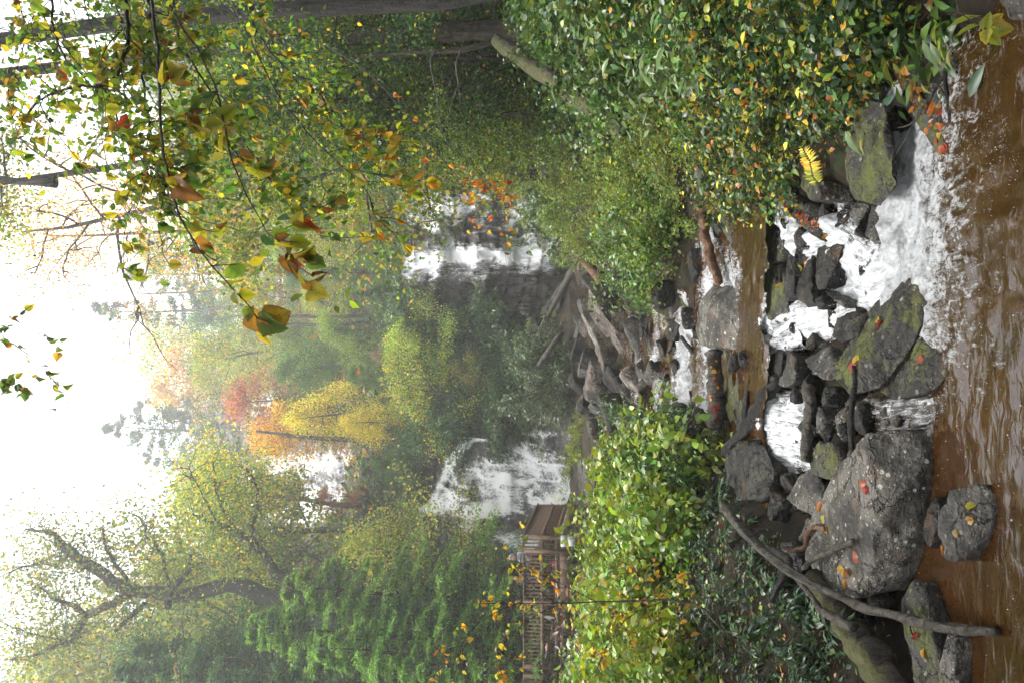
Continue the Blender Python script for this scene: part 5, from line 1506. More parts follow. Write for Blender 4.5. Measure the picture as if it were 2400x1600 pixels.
# ---- left hillside
LEFT = [('bright', 640, 1400, 36, "bright green hemlock in front of the twisted oak"), ('bright', 560, 1490, 34, "tall bright hemlock with drooping sprays below the oak"),
        ('blue', 720, 1375, 40, "green hemlock beside the dark forked tree"), ('bright', 720, 1540, 31, "bright hemlock by the picture's lower border"),
        ('dark', 620, 1590, 33, "dark hemlock cut by the frame beside the bright ones"), ('blue', 860, 1440, 33, "low hemlock above the deck railing"),
        ('dark', 300, 1560, 40, "hazy tall hemlock under the oak limbs"), ('blue', 250, 1640, 38, "hazy hemlock cut by the frame under the oak limbs"),
        ('blue', 900, 1400, 38, "hemlock on the flank of the broad fall"), ('dark', 830, 1270, 50, "evergreen beside the rocky notch of the broad fall"), ('bright', 900, 1550, 29.5, "low bright hemlock behind the deck")]
for kd, xt, y, Y, lab in LEFT:
    tree_at('hemlock_tree', HM[kd], xt, y, Y, lab, wide=1.25)
for i, (kd, xt, y, Y, lab) in enumerate([('ywgreen', 790, 1345, 42, "yellow-green tree at the flank of the broad fall"), ('lime', 420, 1330, 55, "pale lime tree behind the twisted oak"),
        ('ywgreen', 300, 1230, 58, "pale yellow tree leaning to the high fall"), ('ywgreen', 60, 1440, 52, "pale crown behind the twisted oak"), ('yellow', 400, 1180, 60, "pale yellow crown before the misty cliff"), ('green', 250, 1500, 50, "hazy green tree behind the twisted oak")]):
    tree_at('broadleaf_tree', BL[kd], xt, y, Y, lab)

def limb_tree(name, label, Y, limbs, trunk_mat, nl, ls, cols, wts, sig, seed, leafmat='leaf'):
    """tree whose limbs are drawn: each limb [(x, y, radius m), ...]; leaves gather round the outer limbs"""
    rng = np.random.default_rng(seed)
    mb = MB(); tips = []
    g = P(limbs[0][0][0], limbs[0][0][1], Y); base = np.array([g[0], Y, float(tz(g[0], Y))])
    for li, lm in enumerate(limbs):
        pts = np.array([P(x, y, Y + (rng.uniform(-1, 1) * (2.5 if li else 0)) * (q > 0)) for q, (x, y, r) in enumerate(lm)])
        rad = np.array([r for _, _, r in lm])
        t = np.linspace(0, len(pts) - 1, len(pts) * 5); i = np.clip(t.astype(int), 0, len(pts) - 2); f = (t - i)[:, None]
        C = pts[i] * (1 - f) + pts[i + 1] * f
        C += np.array([[noise.noise(Vector((q * .4, seed + li, 0))), noise.noise(Vector((q * .4, 0, seed + li))), noise.noise(Vector((0, q * .4, seed + li)))] for q in range(len(C))]) * .18
        if li == 0: C = np.vstack([base - [0, 0, .4], C]); rr_ = np.concatenate([[rad[0] * 1.3], np.interp(t, range(len(rad)), rad)])
        else: rr_ = np.interp(t, range(len(rad)), rad)
        mb.tube(C - base, rr_, 8, None, .25, seed + li)
        for q in range(len(C) // 3, len(C)):
            for _ in range(2):
                d = unit(rng.normal(size=3) + [0, 0, .3])
                B, _ = wob(C[q], d, rng.uniform(.8, 2.4), 5, rng, .8, .3)
                mb.tube(B - base, np.linspace(.03, .006, 6), 3)
                tips += list(B[1:])
    tips = np.array(tips) - base
    pos = tips[rng.integers(0, len(tips), nl)] + rng.normal(size=(nl, 3)) * sig
    V, Tt, C = leaves('tri', pos, rng.normal(size=(nl, 3)) + [0, 0, -.5], unit(rng.normal(size=(nl, 3)) * .7 + [0, 0, 1]), ls * rng.uniform(.6, 1.3, nl), pal(cols, wts, nl, rng))
    return plant(name, (mb.mesh("trunk", M[trunk_mat], True), mesh_from("crown", V, Tt, M[leafmat], C)), base, label, "tree")

limb_tree("oak_tree", "big hazy oak with twisted dark limbs on the left hillside", 46,
  [[(640, 1400, .5), (545, 1366, .42), (420, 1395, .40), (306, 1385, .36), (204, 1318, .30), (150, 1284, .22), (130, 1250, .12), (60, 1240, .05)],
   [(306, 1390, .26), (250, 1420, .24), (201, 1441, .22), (180, 1480, .20), (163, 1500, .17), (130, 1510, .12), (95, 1533, .07), (20, 1545, .04)],
   [(201, 1441, .16), (170, 1415, .13), (130, 1405, .10), (102, 1380, .06), (85, 1368, .04)],
   [(340, 1412, .16), (310, 1440, .14), (272, 1475, .10)],
   [(204, 1318, .16), (160, 1300, .12), (140, 1320, .1), (80, 1320, .06), (20, 1340, .04)],
   [(150, 1500, .06), (60, 1480, .05), (10, 1460, .03)],
   [(395, 1420, .2), (390, 1400, .18), (420, 1360, .15), (455, 1325, .10), (446, 1298, .06)],
   [(300, 1360, .12), (250, 1290, .09), (240, 1240, .05)],
   [(400, 1385, .12), (380, 1300, .10), (340, 1240, .06), (330, 1210, .03)]],
  'bark_dark', 11000, .20, (LG, YG, YL, (.14, .17, .06)), (3, 3, 1, 2), .7, 61)
limb_tree("forked_tree", "dark forked tree with yellow-green leaves before the high fall", 44,
  [[(690, 1365, .30), (650, 1345, .26), (615, 1295, .22), (586, 1262, .19), (558, 1246, .16), (490, 1220, .10), (436, 1199, .05)],
   [(586, 1262, .11), (590, 1230, .10), (606, 1190, .09), (604, 1151, .07), (590, 1110, .05), (579, 1095, .03)],
   [(558, 1246, .10), (525, 1200, .08), (507, 1151, .06), (497, 1073, .03)],
   [(510, 1228, .06), (470, 1150, .04), (440, 1090, .025)],
   [(600, 1280, .06), (560, 1300, .04), (520, 1330, .025)]],
  'bark_dark', 6500, .17, (YG, YL, LG), (3, 2, 2), .7, 63)
# ------------------------------------------------------------------ right-hand slope: trees
def trunk_tree(label, pts, rad, mat, crown, seed, forks=(), crown_scale=1.0, nm="tall_tree", crown_from=-1):
    """tall forest tree: trunk drawn through the frame, crown above it"""
    W = [P(*p) for p in pts]
    base = W[0].copy(); base[2] = float(tz(base[0], base[1])) - .2
    root = empty(nm, base, label, "tree")
    mb = MB()
    C = np.vstack([base] + W); t = np.linspace(0, len(C) - 1, len(C) * 6); i = np.clip(t.astype(int), 0, len(C) - 2); f = (t - i)[:, None]
    L = C[i] * (1 - f) + C[i + 1] * f
    r = np.interp(t, range(len(C)), [rad[0] * 1.35] + list(rad))
    mb.tube(L - base, r, 14, None, .14, seed)
    for fp, fr in forks:
        Wf = np.array([P(*p) for p in fp]); mb.tube(Wf - base, fr, 6, None, .2, seed)
    link("trunk", mb.mesh("trunk", M[mat], True), root)
    if crown is not None:
        c = link("crown", crown[1], root, W[crown_from] - base - np.array([0, 0, 2.0]) * crown_scale)
        c.scale = (crown_scale,) * 3
        lm = link("limbs", crown[0], root, W[crown_from] - base - np.array([0, 0, 2.0]) * crown_scale)
        lm.scale = (crown_scale,) * 3
    return root
trunk_tree("thick dark trunk rising behind the overhanging leaves, nearest the upper border", [(1250, -40, 14.), (1040, 2, 14.), (600, 28, 14.), (300, 50, 14.), (0, 95, 14.), (-300, 130, 14.)], [.17, .15, .14, .13, .12, .10], 'bark_dark', BL['green'], 1., crown_scale=.8)
trunk_tree("brown trunk with peeling bark rising from the bank beside the mossy fallen tree", [(1245, 72, 17.5), (1120, 72, 17.5), (1000, 78, 17.5), (800, 92, 17.6), (540, 118, 17.8), (200, 150, 18.), (-150, 190, 18.)], [.23, .20, .18, .16, .14, .12, .10], 'bark_brown', BL['lime'], 2.,
   forks=[([(1180, 96, 16.8), (1080, 118, 16.8), (980, 122, 16.9), (870, 130, 17.), (700, 160, 17.)], [.06, .06, .05, .04, .03])], crown_scale=.8)
trunk_tree("slanting brown trunk half hidden by green leaves upstream of the peeling trunk", [(1180, 200, 23.), (1110, 215, 23.), (1000, 240, 23.), (930, 262, 23.), (700, 310, 23.), (350, 380, 23.), (0, 430, 23.)], [.18, .16, .15, .13, .11, .09, .07], 'bark_brown', BL['ywgreen'], 3., crown_scale=.7)
trunk_tree("pale straight trunk in the haze above the two-strand fall", [(800, 610, 64.), (640, 607, 64.), (500, 605, 64.), (430, 602, 64.)], [.32, .28, .22, .15], 'bark_grey', BL['lime'], 4., crown_scale=.7, nm="hazy_tree")
for i, (y0, y1, xa_, xb_, Y, lab) in enumerate([(742, 738, 860, 600, 60, "thin pale trunk, upper one of the bare grey group on the slope"), (757, 760, 850, 640, 59, "thin pale trunk, lower one of the bare grey group on the slope"), (668, 690, 700, 330, 90, "pale trunk of the ragged ridge pine's neighbour"), (1030, 1010, 820, 600, 57, "slim grey trunk beside the hanging yellow strands")]):
    trunk_tree(lab, [(xa_, y0, Y), ((xa_ + xb_) / 2, (y0 + y1) / 2 + 3, Y), (xb_, y1, Y)], [.16, .13, .08], 'bark_grey', None, 5. + i, nm="slim_tree")
MP = broadleaf(410, cols=((.45, .2, .05), (.5, .28, .08), OR, LG), wts=(3, 2, 2, 1.5), nl=9000, ls=.055, W=2.3, fb=.58, limbs=14, sig=.42, up=.5, bark='bark_brown')
tree_at('maple_tree', MP, -80, 420, 34, "orange maple glowing against the white sky behind the leaves", wide=.8)
tree_at('maple_tree', MP, 60, 560, 57, "thin orange maple crown reaching into the white sky", wide=.75)
US = {
 'a': broadleaf(401, cols=(LG, YG, MG, DG), wts=(3, 2, 2, 1), nl=12000, ls=.11, sig=.42, W=2.2, fb=.1, up=.35, r0=.10, droop=.5, tpl='tri', bark='bark_brown'),
 'b': broadleaf(402, cols=(MG, LG, DG, YL), wts=(3, 1.5, 3, .3), nl=12000, ls=.105, sig=.42, W=2.2, fb=.08, up=.3, r0=.09, droop=.5, tpl='tri', bark='bark_brown'),
 'c': broadleaf(403, cols=(YG, LG, YL, OR), wts=(4, 4, 1, .2), nl=12000, ls=.11, sig=.42, W=2.2, fb=.1, up=.3, r0=.09, droop=.5, tpl='tri', bark='bark_brown'),
}
for i, (kd, xt, y, Y, lab) in enumerate([
   ('a', 300, 200, 20, "understorey tree with lime leaves behind the thick dark trunk"), ('c', 150, 320, 24, "yellowing understorey tree behind the drooping twigs"), ('b', 500, 90, 19, "green understorey tree between the two near trunks"),
   ('a', 700, 250, 21, "bushy lime tree filling the gap below the drooping twigs"), ('b', 820, 265, 25, "green tree hanging over the edge of the two-strand fall"), ('c', 620, 290, 30, "pale yellow tree behind the tip of the overhanging branch"),
   ('b', 900, 180, 22, "small green tree between the peeling trunk and the fall"), ('a', 960, 335, 32, "lime leaved tree draped beside the two-strand fall"), ('b', 100, 30, 22, "green tree beyond the thick dark trunk"),
   ('a', 760, 20, 24, "green tree in the upper corner wood"), ('b', 1020, 260, 20, "low green tree under the slanting trunk"), ('a', 1080, 310, 26, "low lime tree on the slope beside the fall"), ('c', 400, 300, 34, "hazy yellow tree far up the slope behind the twigs"),
   ('b', 1080, 120, 24, "green sapling behind the peeling trunk"), ('a', 1180, 370, 32, "bright green bush tree by the foot of the two-strand fall"), ('b', 880, 40, 27, "dim green tree deep in the upper corner wood")]):
    tree_at('understorey_tree', US[kd], xt, y, Y, lab, wide=1.0, minh=2.5)

ru = np.random.default_rng(44)
for i in range(30):
    Yp = ru.uniform(16, 44); X = Yp * ru.uniform(.25, .46)
    z = float(tz(X, Yp)); h = ru.uniform(.35, .95) if Yp < 30 else ru.uniform(.6, 1.2)
    plant('understorey_tree', US['abc'[i % 3]], (X, Yp, z), f"{['lime', 'green', 'yellowing'][i % 3]} understorey tree in the wood", "tree", "understorey trees of the bank wood", ru.uniform(0, 6.28), h)
for i, (xt, y, Y, lab) in enumerate([(640, 150, 18., "dead hemlock with bare drooping twigs beside the peeling trunk"), (700, 230, 20., "thin dead hemlock full of bare twigs above the slanting trunk"), (780, 60, 21., "bare twiggy hemlock between the two near trunks")]):
    a = P(xt, y, Y); g = float(tz(a[0], Y)); h = (a[2] - g) / 10
    plant('dead_hemlock', (HM['dark'][0],), (a[0], Y, g), lab, "tree", None, i * 2.1, (h * .9, h * .9, h), ("trunk",))

# ------------------------------------------------------------------ banks: shrubs and ground cover
def gz(X, Y):
    X = np.atleast_1d(np.asarray(X, float)); Y = np.atleast_1d(np.asarray(Y, float))
    r = np.array([fbm(x * .45, y * .45, 3.1, 5) * min(1.3, max(.18, y / 60)) * .55 + fbm(x * 2.2, y * 2.2, 8.1, 4) * .06 for x, y in zip(X, Y)])
    return tz(X, Y) + r

SP = ("stems", "foliage")
SKYLIT_YG = (.20, .27, .022)  # yellow-green lifted so the leaf colour carries the open-sky light
K = {
 'mid': [shrub(500 + i, .55, .55, 12, 620, .095, (MG, LG, YG, DG), (3, 3, 1, 1), 'oval', 'leaf_gloss', .8) for i in range(3)],
 'lance': [shrub(510 + i, .5, .6, 9, 260, .20, (LG, (.10, .19, .05), MG), (2, 2, 1), 'lance', 'leaf_gloss', 1.3, 1.2) for i in range(2)],
 'fine': [shrub(520 + i, .6, .6, 14, 1500, .055, ((.13, .16, .045), YG, LG, (.09, .10, .03)), (3, 2, 2, 1), 'tri', 'leaf', .7, 1.0, .006, twigs=4) for i in range(3)],
 'mixed': [shrub(530 + i, .40, .40, 10, 430, .07, ((.032, .07, .018), LG, DG, YL, OR, YG), (5, 3.5, 4.5, 1.3, .7, 2.4), 'oval', 'leaf_gloss', .8, 1.1, .005) for i in range(4)],
 'herb': [shrub(540 + i, .32, .35, 6, 46, .19, (MG, LG, DG, YG), (3, 2, 2, 1), 'lance', 'leaf_gloss', 1.4, 1.4, .005, twigs=1) for i in range(3)],
 'lush': [shrub(550 + i, .7, .8, 12, 900, .085, (MG, (.07, .15, .03), LG), (2, 3, 2), 'oval', 'leaf_gloss', .7, 1.0, .008) for i in range(2)],
 'vine': [shrub(560 + i, .75, .75, 14, 950, .115, (SKYLIT_YG, LG, YG, (.11, .20, .03)), (3, 2, 2, 2), 'oval', 'leaf_gloss', .7, 1.1, .008) for i in range(3)],
 'yellow': [shrub(570 + i, .6, .6, 12, 600, .095, (YL, OR, YG, SKYLIT_YG), (3, 2, 2, 2), 'oval', 'leaf_gloss', .7, 1.1, .007) for i in range(2)],
 'leuco': [shrub(580 + i, .55, .45, 9, 520, .085, (DG, (.028, .06, .03), MG), (3, 2, 1), 'lance', 'leaf_gloss', 1.5, 1.3, .005, pinnate=True, twigs=4) for i in range(3)],
 'laurel': [shrub(590 + i, .7, .8, 10, 900, .11, (DG, MG, (.05, .11, .02)), (2, 3, 2), 'lance', 'leaf_gloss', .5, 1.0, .012, whorl=6) for i in range(2)],
}
rb = np.random.default_rng(31)
def zone(kind, x0, x1, y0, y1, step, label, group, smin, smax, skip=None, name='bank_shrub', lift=0.0, ymin=3.0):
    xs = np.arange(x0, x1, step); ys = np.arange(y0, y1, step)
    for i, x in enumerate(xs):
        for j, y in enumerate(ys):
            px, py = x + rb.uniform(-.45, .45) * step, y + rb.uniform(-.45, .45) * step
            if skip is not None and skip(px, py): continue
            h = hit(px, py, ymin)
            s = rb.uniform(smin, smax)
            plant(name, K[kind][rb.integers(len(K[kind]))], (h[0], h[1] + .05, float(gz(h[0], h[1])[0]) - .03 + lift), label, "shrub" if name != 'herb' else "plant", group, rb.uniform(0, 6.28), s, SP)
zone('mid', 1225, 1490, 20, 360, 56, "green leaved shrub on the steep bank below the peeling trunk", "green shrubs under the bank trees", .8, 1.3)
zone('lance', 1440, 1680, 0, 240, 62, "shrub with long drooping pale green leaves near the top of the bank", "long leaved shrubs on the bank", .7, 1.1)
zone('fine', 1330, 1600, 345, 600, 52, "fine leaved olive shrub on the bank beside the rock pile", "fine leaved shrubs on the bank", .8, 1.4, lambda x, y: y > 640 - (x - 1330) * .1)
zone('fine', 1560, 1640, 250, 400, 55, "low fine leaved olive shrub above the red rotten log", "low olive shrubs above the channel", .6, 1.0)
zone('mixed', 1500, 2010, 30, 470, 50, "green and orange flecked bush on the bank above the cascade", "orange flecked bushes on the bank", .8, 1.25, lambda x, y: (y > 520 - (x - 1500) * .22) or (x > 1900 and y > 210) or (x < 1640 and y < 200) or (x < 1640 and y > 330))
zone('mid', 1240, 1480, -230, 10, 70, "green leaved shrub on the steep bank below the thick dark trunk", "green shrubs under the bank trees", .9, 1.4)
zone('mixed', 1480, 2080, -260, 20, 66, "green and orange flecked bush on the bank above the cascade", "orange flecked bushes on the bank", .9, 1.3)
zone('herb', 1980, 2300, 0, 330, 60, "broad leaved herb among fallen leaves on the low bank by the pool", "broad leaved herbs by the pool", .7, 1.1, lambda x, y: (x - 1980) * .75 + y > 330, 'herb')
zone('mixed', 1960, 2100, 0, 130, 54, "green and orange flecked bush low on the bank by the pool", "orange flecked bushes low on the bank", .7, 1.0)
for i, (x, y, s, lab) in enumerate([(1500, 620, 1.2, "lush green bush hanging over the upper trickle"), (1560, 590, 1.3, "lush green bush above the black wet rock"), (1470, 590, 1.1, "lush green bush behind the mossy grey log"), (1570, 520, 1.0, "lush green bush above the red rotten log"), (1540, 660, .8, "small lush bush drooping beside the square boulder")]):
    h = hit(x, y); plant('lush_bush', K['lush'][i % 2], (h[0], h[1], h[2]), lab, "shrub", None, i, s, SP)
for i, (x, y, Y, s, lab) in enumerate([(1250, 470, 38, 3.2, "bright green bush at the foot of the two-strand fall"), (1300, 530, 34, 2.2, "small bright bush below the two-strand fall"), (1290, 420, 36, 3.0, "large olive bush on the bank by the two-strand fall"), (1330, 460, 28, 2.2, "olive bush on the bank crest"), (1340, 560, 27, 1.6, "olive bush above the leaning poles"), (1200, 380, 34, 3.0, "tall green bush on the bank by the two-strand fall")]):
    a = P(x + 25, y, Y)
    plant('bright_bush', K['lush' if i < 2 else 'fine'][i % 2], (a[0], Y, float(tz(a[0], Y)) - .1), lab, "shrub", None, i, s, SP)
# left bank
zone('vine', 1468, 1660, 1120, 1600, 58, "bright yellow-green leafy bush below the viewing deck", "bright bushes below the deck", .9, 1.35, lambda x, y: x > 1600 + (y < 1250) * 40 - (y > 1400) * 90)
for i, (x, y, s_, kd, lab) in enumerate([(1385, 1215, .8, 'vine', "small bright bush under the deck ramp"), (1400, 1300, .7, 'vine', "small bright bush under the utility box"), (1378, 1440, .8, 'yellow', "small yellow bush against the deck joists"), (1372, 1520, .9, 'vine', "bright bush against the deck joists"), (1352, 1585, .8, 'vine', "bright bush at the far end of the deck"), (1400, 1150, .9, 'vine', "bright bush beside the deck ramp")]):
    h = hit(x + 75, y); plant('bank_shrub', K[kd][i % 2], (h[0], h[1], h[2]), lab, "shrub", None, i, s_, SP)
zone('yellow', 1420, 1640, 1380, 1600, 74, "yellow and orange leaved bush below the viewing deck", "yellow bushes below the deck", .8, 1.1)
zone('laurel', 1480, 1680, 1030, 1180, 52, "dark glossy laurel bush at the edge of the rock pile", "laurels beside the rock pile", .7, 1.0)
zone('fine', 1310, 1400, 1000, 1130, 46, "thin olive bush in front of the broad fall", "olive bushes before the broad fall", 1.0, 1.6)
zone('vine', 1470, 1640, 1610, 1800, 70, "bright yellow-green leafy bush below the viewing deck", "bright bushes below the deck", .9, 1.3)
zone('leuco', 1615, 1960, 1180, 1620, 52, "arching shrub with glossy dark leaves in the shade of the left bank", "dark arching shrubs on the left bank", .75, 1.15, lambda x, y: x > 1760 + (y - 1250) * .55, 'arching_shrub')

# ground cover that nobody could count
def ground_leaves(name, label, cat, n, region, cols, wts, ls, tpl, mat, flat, height, seed, keep=None):
    rng = np.random.default_rng(seed)
    x0, x1, y0, y1 = region
    u = rng.uniform(0, 1, n); Y = 1 / (1 / y0 + u * (1 / y1 - 1 / y0))
    X = rng.uniform(x0, x1, n)
    X = X * 1.0
    if keep is not None:
        m_ = keep(X, Y); X, Y = X[m_], Y[m_]
    n = len(X)
    pos = np.stack([X, Y, gz(X, Y) + rng.uniform(0.005, height, n)], -1)
    d = rng.normal(size=(n, 3)) * [1, 1, .4]
    nr = unit(rng.normal(size=(n, 3)) * flat + [0, -.15, 1])
    s = ls * rng.uniform(.6, 1.3, n) * np.clip(Y / 10, 1, 2.5)
    V, T, C = leaves(tpl, pos, d, nr, s, pal(cols, wts, n, rng))
    o = link(name, mesh_from(name, V, T, M[mat], C))
    return tag(o, label, cat, kind="stuff")
wet = lambda X, Y: tz(X, Y) > np.interp(Y, WPY, WPZ) + .04
ground_leaves("ground_cover", "low green plants carpeting the right bank", "ground cover", 8000, (1.3, 9.5, 4.2, 34), (MG, LG, DG, YG, YL), (4, 3, 3, 1.5, .6), .055, 'tri', 'leaf_gloss', .6, .16, 71, wet)
ground_leaves("leaf_litter", "rusty fallen leaves littering both banks", "leaf litter", 12000, (-9, 9.5, 4.0, 34), (BR, OR, TN, RD, (.30, .18, .10)), (4, 2, 2, .7, 2), .055, 'tri', 'litter', .35, .04, 72, wet)
ground_leaves("undergrowth", "low green plants under the bushes of the left bank", "ground cover", 15000, (-12, -1.6, 6.5, 34), (MG, LG, DG, SKYLIT_YG), (3, 3, 3, 1.5), .06, 'tri', 'leaf_gloss', .6, .16, 73, wet)
ground_leaves("brushwood", "bare twigs and dull leaves on the slope behind the deck", "brushwood", 9000, (-22, -8, 27, 44), (BR, DG, (.07, .06, .05), TN), (2, 2, 4, 1), .16, 'slim', 'litter', 1.5, .8, 74)
ground_leaves("hill_undergrowth", "dull undergrowth covering the slopes around the falls", "undergrowth", 32000, (-50, 50, 44, 150), (DG, MG, LG, YG, OR, TN), (4, 4, 2, 1.5, .6, 1), .22, 'tri', 'leaf', .8, 1.1, 75,
              lambda X, Y: ~((Y < 51.5) & (X > 1.2) & (X < 9.6)) & ~((Y < 51) & (X < -5) & (X > -11.5)) & ~((Y > 76) & (Y < 112) & (X < -.1 * Y) & (X > -.25 * Y)))

for i, (pts, fk, lab) in enumerate([
  ([(1960, 20, 6.6, .007), (1935, 110, 6.6, .006), (1915, 190, 6.7, .005), (1890, 260, 6.8, .004), (1860, 310, 6.9, .002)], [(1920, 60, 6.6), (1860, 70, 6.6), (1800, 55, 6.7)], "dark bare twig crossing the flecked bushes"),
  ([(2040, 10, 6.2, .007), (2000, 45, 6.2, .006), (1960, 60, 6.3, .004), (1900, 50, 6.4, .002)], [(2000, 45, 6.2), (1985, 120, 6.3), (1970, 210, 6.4)], "forked bare twig low on the bank by the pool"),
  ([(1880, 20, 7.2, .006), (1850, 50, 7.2, .005), (1838, 90, 7.3, .004), (1800, 130, 7.4, .002)], [(1838, 90, 7.3), (1845, 60, 7.3), (1860, 30, 7.3)], "small bare twig high in the flecked bushes"),
  ([(1080, 120, 15., .02), (1070, 150, 15., .018), (1075, 200, 15., .015), (1080, 260, 15., .008)], [(1075, 200, 15.), (1060, 240, 15.), (1050, 290, 15.)], "thin curved sapling bent over beside the peeling trunk"),
  ([(1020, 118, 16., .02), (1010, 150, 16., .018), (1025, 230, 16., .014), (1040, 330, 16., .008)], [(1025, 230, 16.), (1030, 300, 16.), (1060, 350, 16.)], "thin curved sapling arching across the slanting trunk")]):
    log(lab, [q[:3] for q in pts], [q[3] for q in pts], M['bark_dark'] if i < 3 else M['bark_grey'], 6, .2, "bare_twig", "twig", forks=[(fk, [pts[1][3] * .6, pts[1][3] * .45, .0015])], seed=60. + i)
def fern(label, pts, n, size, cols, seed):
    rng = np.random.default_rng(seed)
    W = np.array([P(*p) for p in pts]); t = np.linspace(0, len(W) - 1, n * 2); i = np.clip(t.astype(int), 0, len(W) - 2); f = (t - i)[:, None]
    C = W[i] * (1 - f) + W[i + 1] * f
    root = empty("fern", C[0], label, "fern")
    mb = MB(); mb.tube(C - C[0], np.linspace(.004, .0015, len(C)), 5); link("stalk", mb.mesh("stalk", M['wood_moss'], True), root)
    pos, dr, nr, sz = [], [], [], []
    d0 = unit(np.gradient(C, axis=0))
    for k_ in range(2, len(C)):
        side = unit(np.cross(d0[k_], [0, -.6, .8]))
        for sg in (-1, 1):
            V, T, Cc = leaves('lance', np.zeros((1, 3)), (side * sg + d0[k_] * .35 + rng.normal(size=3) * .08)[None], np.array([[0, -.6, .8]]), [size * math.sin(math.pi * (.12 + .8 * k_ / len(C)))], pal(cols, [1] * len(cols), 1, rng))
            link("pinna", mesh_from("pinna", V, T, M['leaf'], Cc), root, C[k_] - C[0])
    return root
fern("yellow fern frond arching over the mossy sloping rock", [(1925, 440, 7.9), (1905, 415, 7.85), (1898, 380, 7.8), (1880, 345, 7.8)], 11, .11, (YL, YG, (.5, .4, .06)), 4)
fern("green fern frond on the bank beside the yellow frond", [(1870, 330, 8.2), (1850, 310, 8.1), (1835, 270, 8.0), (1830, 230, 8.0)], 10, .10, (LG, MG), 5)

# leaves lying on rocks, log and slab
def hero_leaf(seed, c_in, c_edge, fold=.15, bend=.35, width=.40, lobes=False):
    rng = np.random.default_rng(seed)
    rows = 7; V, C = [], []
    for i in range(rows):
        t = i / (rows - 1)
        w = width * math.sin(math.pi * min(1, .06 + .94 * t) ** .75) ** .8 * (1 - .12 * t)
        if lobes: w *= 1 + .35 * math.sin(t * 9.5)
        if i == rows - 1: w = .015
        for sx in (-1, -.5, 0, .5, 1):
            e = abs(sx)
            V.append([sx * w * (1 + .10 * rng.normal() * e), t + .02 * rng.normal() * e, fold * e * w * 2 - bend * t * t * .6 + .03 * rng.normal() * e])
            f = min(1, max(0, e * .9 + .25 * rng.normal() + .25 * (t > .8)))
            C.append((np.array(c_in) * (1 - f) + np.array(c_edge) * f) * (.72 if e == 0 else 1))
    V = np.array(V); C = np.array(C)
    idx = np.arange(rows * 5).reshape(rows, 5)
    q = np.stack([idx[:-1, :-1], idx[:-1, 1:], idx[1:, 1:], idx[1:, :-1]], -1).reshape(-1, 4)
    return mesh_from("leaf", V, q, M['leaf_spot'], C, None, True)
HL = {
 'green': [hero_leaf(1, LG, YG), hero_leaf(2, (.10, .17, .02), LG, .2, .5), hero_leaf(3, MG, LG, .3, .3)],
 'yg': [hero_leaf(4, YG, YL), hero_leaf(5, (.20, .24, .02), YG, .25, .6), hero_leaf(6, YG, (.30, .22, .02), .1, .2, .46)],
 'yellow': [hero_leaf(7, (.34, .29, .03), (.30, .19, .03)), hero_leaf(8, (.42, .35, .04), (.33, .28, .03), .2, .5), hero_leaf(9, (.36, .25, .02), BR, .15, .3, .46)],
 'brown': [hero_leaf(10, (.17, .075, .018), (.07, .028, .01), .3, .9, .40), hero_leaf(11, (.30, .16, .03), BR, .4, .9, .42), hero_leaf(12, (.25, .14, .02), (.09, .03, .01), .6, .7, .38)],
 'red': [hero_leaf(13, (.30, .05, .015), (.16, .02, .01), .2, .5, .42, True), hero_leaf(14, (.36, .10, .02), RD, .2, .4, .4)],
 'orange': [hero_leaf(15, (.45, .17, .02), OR), hero_leaf(16, (.5, .26, .03), YL, .2, .3)],
}
scene_deps = None
def drop_on(x, y, size, kind, label, group=None, roll=None):
    """lay a fallen leaf on whatever stands at that pixel"""
    d = Vector(P(x, y, 10.0)) - Vector(CAM)
    bpy.context.view_layer.update()
    ok, loc, nrm, _, ob, _ = scene.ray_cast(bpy.context.view_layer.depsgraph, Vector(CAM), d.normalized())
    if not ok or (loc - Vector(CAM)).length > 40 or ob.name.split('.')[0] in ('stream_water', 'spray_droplets', 'foam_bubbles', 'ground', 'leaf_litter'): return
    ms = HL[kind]
    o = link("fallen_leaf", ms[random.randrange(len(ms))], loc=loc + nrm * .006)
    q = nrm.to_track_quat('Z', 'Y') @ Quaternion((0, 0, 1), random.uniform(0, 6.28) if roll is None else roll)
    o.rotation_mode = 'QUATERNION'; o.rotation_quaternion = q
    s = size * loc.y / F
    o.scale = (s, s, s * .7)
    return tag(o, label, "leaf", group)
